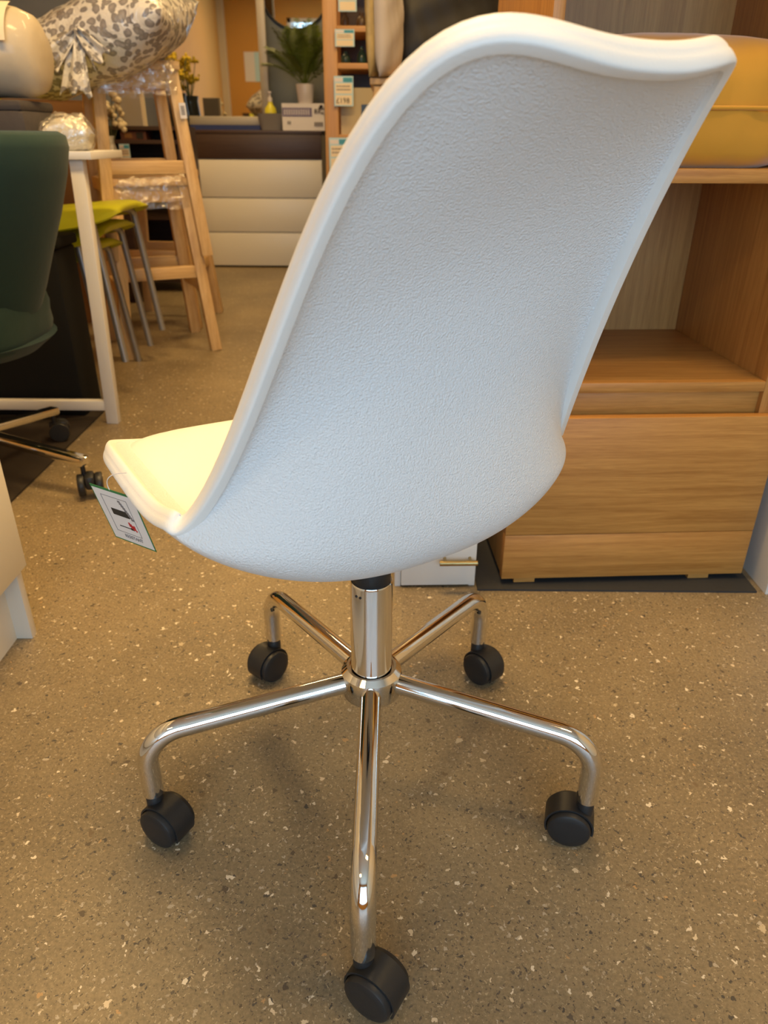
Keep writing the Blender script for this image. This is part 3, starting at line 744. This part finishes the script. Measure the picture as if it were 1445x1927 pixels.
l2 = dup(l1, (LX+.055, LY+.0, .062), None, 'lime green stacking chair, middle of the stack beside the pine stools')
l3 = dup(l1, (LX+.110, LY+.0, .124), None, 'lime green stacking chair, topmost of the stack beside the pine stools')

# ------------------------------------------------------------------ pine stools
def stool(loc, rz, label, group='pine stools'):
    t = thing('pine_stool', label, 'stool', loc, rz, group)
    SH, FH, HT = .142, .178, .655
    def leg_at(sx, sy, z): 
        k = z/HT; return Vector((sx*(FH+(SH-.018-FH)*k), sy*(FH+(SH-.018-FH)*k), z))
    boxo('seat', -SH-.012, SH+.012, -SH-.012, SH+.012, HT-.028, HT, M_PINE_X, t, .004)
    for s in (-1, 1):
        boxo('apron', -SH+.02, SH-.02, s*(SH-.018)-.011, s*(SH-.018)+.011, HT-.085, HT-.028, M_PINE_X, t, .002)
        boxo('apron', s*(SH-.018)-.011, s*(SH-.018)+.011, -SH+.02, SH-.02, HT-.085, HT-.028, M_PINE_X, t, .002)
    for sx in (-1, 1):
        for sy in (-1, 1):
            bm = new_bm(); beam(bm, leg_at(sx, sy, 0), leg_at(sx, sy, HT-.028), .042, .036, up=(0, 1, 0), bev=.002); finish('leg', bm, M_PINE_Z, t, smooth=True, auto=40)
    for sy in (-1, 1):
        bm = new_bm(); beam(bm, leg_at(-1, sy, .315), leg_at(1, sy, .315), .022, .045, bev=.002); finish('rung', bm, M_PINE_X, t, smooth=True, auto=40)
    for sx in (-1, 1):
        bm = new_bm(); beam(bm, leg_at(sx, -1, .255), leg_at(sx, 1, .255), .022, .045, bev=.002); finish('rung', bm, M_PINE_X, t, smooth=True, auto=40)
    bm = new_bm()
    for s in (-1, 1):
        pass
    # loose film over the seat
    B = superellipse(64, 6.0); rings = []
    rnd = random.Random(int(loc[0]*100))
    for r, z in ((.03, HT+.008), (.5, HT+.012), (.9, HT+.009), (1.02, HT+.004), (1.06, HT-.03), (1.05, HT-.07), (1.07, HT-.105)):
        rings.append([(b[0]*(SH+.012)*r*(1+.02*rnd.uniform(-1, 1)), b[1]*(SH+.012)*r*(1+.02*rnd.uniform(-1, 1)), z+rnd.uniform(-.005, .005)) for b in B])
    rings_to_bm(bm, rings, True, False)
    finish('plastic_wrap', bm, M_FILM, t, smooth=True)
    return t
SX, SY, SRZ = -.945, 3.095, R(27)
s1 = stool((SX, SY, 0), SRZ, 'plastic-wrapped pine stool, lower of the stacked pair')
s2 = dup(s1, (SX, SY, .375), SRZ, 'plastic-wrapped pine stool stacked upside above another stool under the leopard cushion')
s2['label'] = 'plastic-wrapped pine stool stacked on another, carrying the leopard cushion'
boxo('barcode_sticker', -.012, .012, -.001, .001, 0, .05, M_PAPER, s2, 0, Matrix.Translation((.147, -.166, .475)) @ Matrix.Rotation(R(-3), 4, 'Y'))
bm = new_bm()
for i in range(6): box(bm, -.007, .007, -.0016, -.001, .012+.005*i, .0145+.005*i, 0, Matrix.Translation((.147, -.166, .475)) @ Matrix.Rotation(R(-3), 4, 'Y'))
finish('printed_barcode', bm, M_INK, s2)
s3 = dup(s1, (-1.035, 3.58, 0), R(-4), 'single pine stool standing behind the stacked pair of stools')
# leopard cushion
lp = thing('leopard_cushion', 'grey leopard print floor cushion in clear plastic on top of the pine stools', 'cushion', (-.985, 2.98, 1.03))
bm = new_bm(); pillow(bm, .62, .55, .25, 36, 30, .06, .012, 3)
xform(bm, rotm(10, -19, -4, (.0, 0, .055))); finish('cover', bm, M_LEOPARD, lp, smooth=True)
bm = new_bm()
# bag tail knotted at the low corner
n = 14
KN = at_y(142, 56, 2.675) - Vector((-.985, 2.98, 1.03))
for s_, (ang, ln, w0, w1) in enumerate(((6, .175, .02, .10), (50, .12, .02, .10), (-42, .11, .02, .08))):
    rows = []
    for i in range(n+1):
        f = i/n; wv = w0+(w1-w0)*f
        row = []
        for j in range(9):
            q = j/8-.5
            row.append(bm.verts.new(Vector((q*wv, -.012*math.cos(q*9+s_)-.02*f, -ln*f+.014*math.sin(j*1.7+f*5)*f))))
        rows.append(row)
    Mx = rotm(-6, 0, 0, KN) @ Matrix.Rotation(R(ang), 4, 'Y')
    for row in rows:
        for v in row: v.co = Mx @ v.co
    for a, b in zip(rows[:-1], rows[1:]):
        for j in range(8): bm.faces.new((a[j], a[j+1], b[j+1], b[j]))
tl = finish('bag_tail', bm, M_LEOPARD, lp, smooth=True)
md = tl.modifiers.new('thickness', 'SOLIDIFY'); md.thickness = .004
# cardboard box left of the stools
cb = thing('cardboard_box', 'tall brown cardboard box standing between the lime chairs and the wall', 'box', (-1.52, 3.62, 0), R(30))
boxo('carton', -.17, .17, -.17, .17, 0, .92, M_CARD, cb)
boxo('flap', -.172, .172, -.004, .172, .92, .924, M_CARD, cb); boxo('flap', -.172, .172, -.172, -.006, .92, .924, M_CARD, cb)

# ------------------------------------------------------------------ dark shelf behind the stools
DSY = 4.28
dx0 = at_y(196, 250, DSY).x; dw = at_y(338, 250, DSY).x-dx0
zt, zm, zl = at_y(250, 237, DSY).z, at_y(250, 263, DSY).z, at_y(250, 313, DSY).z
ds = thing('dark_shelf_unit', 'dark brown low shelf unit seen through the pine stools', 'shelf', (dx0, DSY, 0))
boxo('side_panel', 0, .02, 0, .36, 0, zt, M_WENGE, ds); boxo('side_panel', dw-.02, dw, 0, .36, 0, zt, M_WENGE, ds)
for z in (.07, .40, zl, zm, zt): boxo('shelf', .02, dw-.02, 0, .345, z-.018, z, M_WENGE, ds)
boxo('back_panel', .02, dw-.02, .345, .36, .05, zt, M_WENGE, ds)
gpx = at_y(226, 230, DSY+.08).x; gpw = at_y(274, 230, DSY+.08).x-gpx; gph = at_y(250, 150, DSY+.08).z-zt
gp = thing('grey_board', 'grey board with a pale edge standing on the dark shelf unit', 'board', (gpx, DSY+.08, zt))
boxo('panel', 0, gpw-.014, 0, .03, 0, gph, M_GREYB, gp); boxo('edge_strip', gpw-.014, gpw, -.002, .032, 0, gph, M_CREAMWALL, gp)
rbx = at_y(228, 255, DSY+.03).x; rbw = at_y(276, 255, DSY+.03).x-rbx; rbh = zt-.018-zm-.006
rb = thing('printed_carton', 'dark red printed carton lying inside the dark shelf unit', 'box', (rbx, DSY+.02, zm))
boxo('carton', 0, rbw, 0, .12, 0, rbh, M_DKRED, rb); boxo('printed_panel', rbw*.15, rbw*.45, -.002, 0, rbh*.2, rbh*.8, M_CARD, rb); boxo('printed_disc', rbw*.62, rbw*.88, -.002, 0, rbh*.12, rbh*.85, M_INK, rb)
def price_card(loc, w, h, label, price=None, rz=0):
    t = thing('price_card', label, 'price card', loc, rz, 'price cards')
    boxo('card', -w/2, w/2, -.0015, 0, -h, 0, M_LTBLUE, t)
    boxo('header', -w*.02, w*.46, -.0025, -.0015, -h*.20, -h*.05, M_BLUEINK, t)
    boxo('logo', -w*.46, -w*.05, -.0025, -.0015, -h*.19, -h*.06, M_PAPER, t)
    boxo('text_panel', -w*.43, w*.43, -.0025, -.0015, -h*.58, -h*.24, M_CREAMPAPER, t)
    boxo('price_panel', -w*.43, w*.43, -.0025, -.0015, -h*.96, -h*.63, M_CREAMPAPER, t)
    bm = new_bm()
    for r in range(2):
        x = -w*.36
        while x < w*.30:
            ln = random.uniform(.03, .09)*w; box(bm, x, x+ln, -.0032, -.0025, -h*(.36+.11*r), -h*(.315+.11*r)); x += ln+w*.025
    finish('printed_lines', bm, M_GREYINK, t)
    if price: text_mesh('printed_price', price, h*.26, M_INK, t, Matrix.Translation((-w*.05, -.003, -h*.90)) @ Matrix.Rotation(R(90), 4, 'X'))
    return t
pa = at_y(223, 271, DSY-.006); pb = at_y(248, 311, DSY-.006)
price_card(((pa.x+pb.x)/2, DSY-.006, pa.z), pb.x-pa.x, pa.z-pb.z, 'blue-topped price card hanging on the dark shelf unit')
# dried flowers in a vase on a dark plinth
fv = at_y(208, 300, 4.06)
dv = thing('dried_flower_vase', 'bunch of pale dried flowers in a glass vase seen through the upper stool', 'vase', (fv.x, 4.06, 0))
boxo('pedestal', -.09, .09, -.09, .09, 0, .60, M_WENGE, dv, .003)
bm = new_bm(); lathe(bm, [(0, .60), (.04, .60), (.048, .62), (.042, .72), (.03, .76), (.034, .79), (.031, .79), (.027, .76), (.038, .72), (.043, .63), (0, .615)], 24); finish('vase', bm, M_FILM2, dv, smooth=True)
bm = new_bm(); rnd = random.Random(3)
stems = []
for i in range(9):
    a = rnd.uniform(0, 6.28); tip = Vector((.06*math.cos(a)+rnd.uniform(-.015, .015), .06*math.sin(a), rnd.uniform(.80, 1.02))); stems.append(tip)
    tube(bm, [(0, 0, .62), (tip.x*.3, tip.y*.3, .75), tip], .0025, 6)
finish('stems', bm, M_STEM, dv)
for tip in stems:
    bm = new_bm()
    for j in range(7):
        p = tip + Vector((rnd.uniform(-.02, .02), rnd.uniform(-.02, .02), rnd.uniform(-.045, .03)))
        bmesh.ops.create_icosphere(bm, subdivisions=1, radius=rnd.uniform(.010, .019), matrix=Matrix.Translation(p))
    finish('blossom', bm, M_DRIED, dv, smooth=True)

# ------------------------------------------------------------------ dresser with the things on it
DY = 5.16
dr = thing('white_dresser', 'white chest of drawers with a dark brown top band against the back wall', 'dresser', (-1.42, DY, 0))
DW = 1.005
boxo('carcass', .0, DW, .022, .44, .012, .80, M_WHITE, dr); boxo('dark_band', 0, DW, 0, .022, .663, .806, M_WENGE, dr, .002)
boxo('top_board', -.004, DW+.004, -.004, .44, .806, .826, M_WENGE, dr, .002)
for z0, z1 in ((.012, .220), (.226, .431), (.437, .657)): boxo('drawer_front', 0, DW, 0, .020, z0, z1, M_WHITE, dr, .003)
boxo('foot_rail', .02, DW-.02, .05, .40, 0, .012, M_INK, dr)
TOPZ = .826
# leaning mirror
mr = thing('framed_mirror', 'large rectangular mirror with champagne frame standing on the dresser', 'mirror', (-1.080, 5.38, TOPZ+.028))
mw, mh, fw = .325, 1.05, .052
boxo('glass', -mw+fw, mw-fw, .006, .012, fw, mh-fw, M_MIRROR, mr)
for a in ((-mw, mw, 0, fw), (-mw, mw, mh-fw, mh), (-mw, -mw+fw, fw, mh-fw), (mw-fw, mw, fw, mh-fw)): boxo('frame_bar', a[0], a[1], -.012, .024, a[2], a[3], M_SILVERFRAME, mr, .006)
boxo('backing', -mw+.01, mw-.01, .0245, .034, .01, mh-.01, M_CARD, mr)
bb = boxo('flat_blue_box', -1.24, -.80, 5.20, 5.42, TOPZ, TOPZ+.028, M_BLUE); tag(bb, 'flat navy blue box under the champagne framed mirror', 'box')
# tray, soap bottle
tp = at_y(514, 246, 5.22)
ty = thing('grey_tray', 'small grey plastic tub on the dresser holding a bottle', 'tub', (tp.x-.010, 5.24, TOPZ))
bm = new_bm()
Bt = superellipse(40, 5)
def rr_ring(w, d, z): return [(b[0]*w, b[1]*d, z) for b in Bt]
rings_to_bm(bm, [rr_ring(.062, .04, 0), rr_ring(.066, .043, .004), rr_ring(.086, .055, .092), rr_ring(.088, .057, .094), rr_ring(.082, .052, .092), rr_ring(.064, .041, .008)], True, True)
finish('tub', bm, M_TRAY, ty, smooth=True, auto=40)
sb = thing('soap_bottle', 'bottle of yellow liquid with white cap standing in the grey tub', 'bottle', (tp.x-.012, 5.24, TOPZ+.009))
bm = new_bm(); lathe(bm, [(0, 0), (.036, 0), (.038, .01), (.038, .09), (.034, .115), (.016, .135), (.013, .15), (0, .15)], 24); finish('body', bm, M_YELLOW, sb, smooth=True, auto=50)
bm = new_bm(); lathe(bm, [(0, .15), (.015, .15), (.015, .172), (.006, .175), (.006, .195), (.012, .197), (.012, .207), (0, .207)], 20); finish('cap', bm, M_POT, sb, smooth=True, auto=50)
# printed carton and potted palm
bp_ = at_y(572, 246, 5.20)
bx = thing('toy_carton', 'white printed carton with a violet stripe under the potted palm', 'carton', (bp_.x, 5.19, TOPZ))
boxo('carton', -.132, .132, 0, .17, 0, .150, M_PAPER, bx); boxo('printed_stripe', -.130, .055, -.002, 0, .078, .126, M_PURPLE, bx)
bm = new_bm()
for i in range(11): x = -.118+.015*i; box(bm, x, x+.0055, -.003, -.002, .086, .118)
finish('printed_letters', bm, M_PAPER, bx)
bm = new_bm(); rnd = random.Random(5)
for i in range(9):
    x, z = rnd.uniform(.068, .115), rnd.uniform(.085, .13); box(bm, x, x+.018, -.0025, -.0005-.0001*i, z, z+.014)
for i in range(4): box(bm, .068+.014*i, .080+.014*i, -.0025, -.0005, .024, .048)
for i in range(2): box(bm, -.10+.012*i, -.092+.012*i, -.0025, -.0005, .034, .052)
finish('printed_picture', bm, M_GREYINK, bx)
pp = thing('potted_palm', 'green potted palm in a white ceramic pot standing on the dresser carton', 'plant', (bp_.x+.012, 5.25, TOPZ+.150))
bm = new_bm(); lathe(bm, [(0, 0), (.042, 0), (.046, .006), (.057, .10), (.055, .106), (.051, .103), (.042, .02), (0, .02)], 28); finish('pot', bm, M_POT, pp, smooth=True, auto=50)
bm = new_bm(); lathe(bm, [(0, .088), (.048, .09)], 20); finish('soil', bm, M_STEM, pp)
def frond(parent, az, el, ln, droop, seed):
    rnd = random.Random(seed); bm = new_bm(); pts = []; d = Vector((math.cos(az)*math.cos(el), math.sin(az)*math.cos(el), math.sin(el)))
    p = Vector((0, 0, .09)); n = 22
    for i in range(n+1):
        pts.append(p.copy()); p = p + d*(ln/n); d = (d + Vector((0, 0, -droop/n))).normalized()
    tube(bm, pts, [.004*(1-.75*i/n) for i in range(n+1)], 5)
    for i in range(5, n+1):
        t = (pts[i]-pts[i-1]).normalized(); side = t.cross(Vector((0, 0, 1))).normalized(); f = (i-5)/(n-5)
        L = (.075+.075*math.sin(PI*min(1, f*.9+.12)))*rnd.uniform(.85, 1.1)
        for s in (-1, 1):
            for sub in (0.0, .5):
                b0 = pts[i]*(1-sub)+pts[i-1]*sub
                dr_ = (side*s*.85 + t*.55 + Vector((0, 0, .10))).normalized(); q = b0+dr_*L + Vector((0, 0, -.02)); mid = b0+dr_*L*.5; up_ = t*.0032
                a, b, c_, d_ = [bm.verts.new(x) for x in (b0, mid+up_, q, mid-up_)]; bm.faces.new((a, b, c_, d_))
    finish('frond', bm, M_PALM, parent)
for i, (azd, eld, ln, dp) in enumerate(((95, 82, .52, .25), (200, 68, .50, .6), (160, 58, .46, .8), (335, 62, .44, .8), (20, 70, .50, .6), (250, 70, .46, .6), (285, 64, .44, .7), (185, 45, .40, .8), (355, 48, .36, .8), (130, 74, .50, .5), (45, 78, .48, .4), (225, 52, .42, .7), (310, 80, .48, .4))):
    frond(pp, R(azd), R(eld), ln*.66, dp, i)
# round mirror on the wall
rc = at_y(553, -24, 5.58)
rm = thing('round_wall_mirror', 'round mirror with thin black rim hanging above the potted palm', 'mirror', (rc.x, YB-.012, rc.z))
bm = new_bm(); lathe(bm, [(0, -.003), (.215, -.003), (.215, .003), (0, .003)], 56, rotm(90, 0, 0)); finish('glass', bm, M_MIRROR, rm, smooth=True, auto=40)
bm = new_bm(); pts = [Vector((.218*math.cos(2*PI*k/56), 0, .218*math.sin(2*PI*k/56))) for k in range(58)]; tube(bm, pts, .007, 8, False); finish('rim', bm, M_BLACK, rm, smooth=True)
# yellow flowers in a dark pot at the dresser's left end
fp = at_y(342, 160, 5.22)
yf = thing('yellow_flower_pot', 'small yellow flowers in a dark pot beside the champagne mirror frame', 'plant', (fp.x-.035, 5.22, TOPZ))
bm = new_bm(); lathe(bm, [(0, 0), (.05, 0), (.062, .06), (.05, .17), (.056, .20), (.05, .20), (.044, .17), (0, .16)], 24); finish('pot', bm, M_DARKCL, yf, smooth=True, auto=50)
rnd = random.Random(11); bm = new_bm(); tips = []
for i in range(16):
    tip = Vector((rnd.uniform(-.07, .07), rnd.uniform(-.05, .05), rnd.uniform(.27, .42))); tips.append(tip); tube(bm, [(0, 0, .16), tip*.6+Vector((0, 0, .06)), tip], .0025, 5)
finish('stems', bm, M_PALM, yf)
for tip in tips:
    bm = new_bm()
    for j in range(6): bmesh.ops.create_icosphere(bm, subdivisions=1, radius=rnd.uniform(.008, .016), matrix=Matrix.Translation(tip+Vector((rnd.uniform(-.022, .022), rnd.uniform(-.02, .02), rnd.uniform(-.03, .02)))))
    finish('blossom', bm, M_YFLOWER, yf, smooth=True)

# ------------------------------------------------------------------ pine shelving with price cards
SY0 = 4.0
sh = thing('pine_shelving', 'tall orange pine shelving unit crowded with small goods', 'shelf', (-.300, SY0, 0))
for x in (0, .44): 
    for y in (0, .30): boxo('post', x, x+.066, y, y+.04, 0, 1.95, M_PINE_WARM, sh, .003)
zs = [at_y(650, 124, SY0).z-.012, at_y(650, 54, SY0).z-.012]
SHELVES = [.10, .45, .78, zs[0], zs[1], 1.50, 1.80]
for z in SHELVES: boxo('shelf', .066, .44, .0, .34, z, z+.024, M_PINE_WARM_X, sh, .002)
boxo('back_panel', .02, .486, .342, .35, .05, 1.95, M_WENGE, sh)
rnd = random.Random(21)
trinkets = [M_DARKCL, mat('bottle_green_glass', (.02, .05, .04), .2), mat('grey_metal_trinket', (.12, .11, .11), .3, .8), mat('brown_trinket', (.07, .04, .02), .4)]
words = ['dark green', 'black', 'grey metal', 'brown']
for zi, z in enumerate((zs[0], zs[1])):
    for i in range(5):
        k = rnd.randrange(4); x = -.300+.066+.035+i*.075; hgt = rnd.uniform(.035, .075) if zi < 2 else rnd.uniform(.05, .12)
        bm = new_bm(); r_ = rnd.uniform(.018, .030)
        lathe(bm, [(0, 0), (r_*.8, 0), (r_, hgt*.2), (r_*.9, hgt*.6), (r_*.4, hgt*.8), (r_*.45, hgt), (0, hgt)], 16)
        o = finish('ornament', bm, trinkets[k], None, smooth=True, auto=50); o.location = (x, SY0+.06+rnd.uniform(0, .05), z+.024)
        tag(o, 'small dark ornament in the row on the %s pine shelf' % ('lower crowded', 'upper crowded', 'high')[zi], 'ornament', 'ornaments on the %s pine shelf' % ('lower', 'upper', 'high')[zi])
bt = thing('beige_carton', 'long beige carton tucked under the lower crowded pine shelf', 'box', (-.085, SY0+.05, .78+.024))
boxo('carton', -.14, .14, 0, .16, 0, .20, M_BEIGE, bt); boxo('dark_window', -.04, .08, -.003, 0, .03, .13, M_DARKCL, bt)
lm = thing('cream_lampshade', 'cream fabric table lamp on the pine shelving beside the price cards', 'lamp', (-.10, SY0+.10, .45+.024))
bm = new_bm(); lathe(bm, [(.075, .16), (.085, .16), (.07, .30), (.06, .30), (.074, .17)], 32); finish('shade', bm, M_SHADE, lm, smooth=True, auto=50)
bm = new_bm(); lathe(bm, [(0, 0), (.055, 0), (.055, .012), (.012, .03), (.010, .17), (.02, .20), (0, .22)], 24); finish('base', bm, M_DARKCL, lm, smooth=True, auto=50)
def pc(px, py, wpx, hpx, label, price=None, Y=SY0-.012):
    a = at_y(px, py, Y); b = at_y(px+wpx, py+hpx, Y)
    price_card((a.x+(b.x-a.x)/2, Y, a.z), b.x-a.x, a.z-b.z, label, price)
pc(636, -30, 35, 52, 'price card hanging highest on the pine shelving')
pc(630, 55, 37, 33, 'short price card clipped to the upper crowded pine shelf')
pc(628, 143, 37, 57, 'tall two-panel price card with a large price below the lower crowded shelf', '£198')
pc(619, 259, 40, 62, 'price card hanging lowest on the pine post')

# ------------------------------------------------------------------ cabinet with black and grey cushions
KY = 3.0
kt = at_y(712, 147, KY)
kc = thing('pale_wood_cabinet', 'pale wooden cabinet behind the swivel chair carrying the black cushion', 'cabinet', (kt.x-.02, KY, 0))
KW, KH = .62, kt.z
boxo('carcass', 0, KW, .018, .42, .10, KH-.02, M_PINE_Z, kc, .002); boxo('top_board', -.01, KW+.01, -.008, .43, KH-.02, KH, M_PINE_X, kc, .002)
for i in range(2):
    d = boxo('door', .004+i*KW/2, KW/2-.004+i*KW/2, -.001, .017, .105, KH-.025, M_PINE_Z, kc, .002)
    bm = new_bm(); lathe(bm, [(0, 0), (.006, 0), (.006, .012), (.013, .018), (.012, .026), (0, .028)], 16, rotm(90, 0, 0, (KW/2+(-.04 if i == 0 else .04), -.001, KH*.6))); finish('knob', bm, M_GOLD, d, smooth=True, auto=50)
for x in (.03, KW-.03):
    for y in (.05, .38):
        bm = new_bm(); tube(bm, [(x, y, 0), (x, y, .10)], [.012, .018], 12); finish('leg', bm, M_PINE_Z, kc, smooth=True, auto=50)
bc = thing('black_leather_cushion', 'large black leather cushion standing upright on the pale wooden cabinet', 'cushion', (.215, KY+.285, KH+.006))
bm = new_bm(); pillow(bm, .44, .46, .17, 26, 26, .05, .008, 8); xform(bm, rotm(82, 0, 6, (0, .0, .222))); finish('cover', bm, M_BLEATHER, bc, smooth=True)
gcu = thing('grey_gold_cushion', 'silver grey and gold cushion in clear plastic leaning beside the black cushion', 'cushion', (-.012, KY+.04, KH+.002))
bm = new_bm(); pillow(bm, .26, .42, .075, 22, 22, .05, .006, 12); xform(bm, rotm(88, 0, 74, (.012, .02, .208))); finish('cover', bm, M_GREYFAB, gcu, smooth=True)
bm = new_bm(); pillow(bm, .265, .425, .045, 22, 22, .05, .004, 12); xform(bm, rotm(88, 0, 74, (-.022, .015, .209))); finish('gold_face', bm, M_GOLDFAB, gcu, smooth=True)
# cream wardrobe behind
wr_ = thing('cream_wardrobe', 'tall cream wardrobe standing behind the black cushion and oak bookcase', 'wardrobe', (.29, 3.62, 0))
boxo('carcass', 0, .9, .02, .55, 0, 2.0, M_CREAMWALL, wr_)
for i in range(2):
    d = boxo('door', .004+i*.45, .446+i*.45, 0, .019, .06, 1.98, M_CREAMWALL, wr_, .003)
    boxo('handle', .40+i*.08, .415+i*.08, -.02, 0, .95, 1.15, M_GOLD, d, .003)

# ------------------------------------------------------------------ things on the walls behind the camera that the mirror shows
ps = thing('wall_poster', 'teal and cream poster pinned to the ochre wall near the shop window', 'poster', (-1.86, YF, 0))
boxo('sheet', -.14, .10, 0.001, .004, 1.35, 2.25, M_TEAL, ps); boxo('printed_figure', -.08, .05, .004, .006, 1.45, 1.85, M_CREAMPAPER, ps)
wn_ = thing('white_notice', 'white and pale blue notice pinned to the ochre wall beside the poster', 'notice', (-2.12, YF, 0))
boxo('sheet', -.12, .12, .001, .004, 1.55, 1.95, M_PAPER, wn_, 0, None); boxo('printed_band', .04, .12, .004, .006, 1.55, 1.95, M_LTBLUE, wn_)
tb = thing('brown_planter', 'dark brown angular planter on a small table by the ochre wall', 'planter', (-2.05, YF+.42, 0))
boxo('table', -.30, .30, -.22, .22, .70, .74, M_PINE_X, tb)
for x in (-.27, .27):
    for y in (-.19, .19): boxo('leg', x-.02, x+.02, y-.02, y+.02, 0, .70, M_PINE_Z, tb)
bm = new_bm(); rings_to_bm(bm, [[(s*.10, c*.10, .74) for s, c in ((1, 1), (-1, 1), (-1, -1), (1, -1))], [(s*.18, c*.18, 1.10) for s, c in ((1, 1), (-1, 1), (-1, -1), (1, -1))]], True, True); finish('planter', bm, M_WENGE, tb)
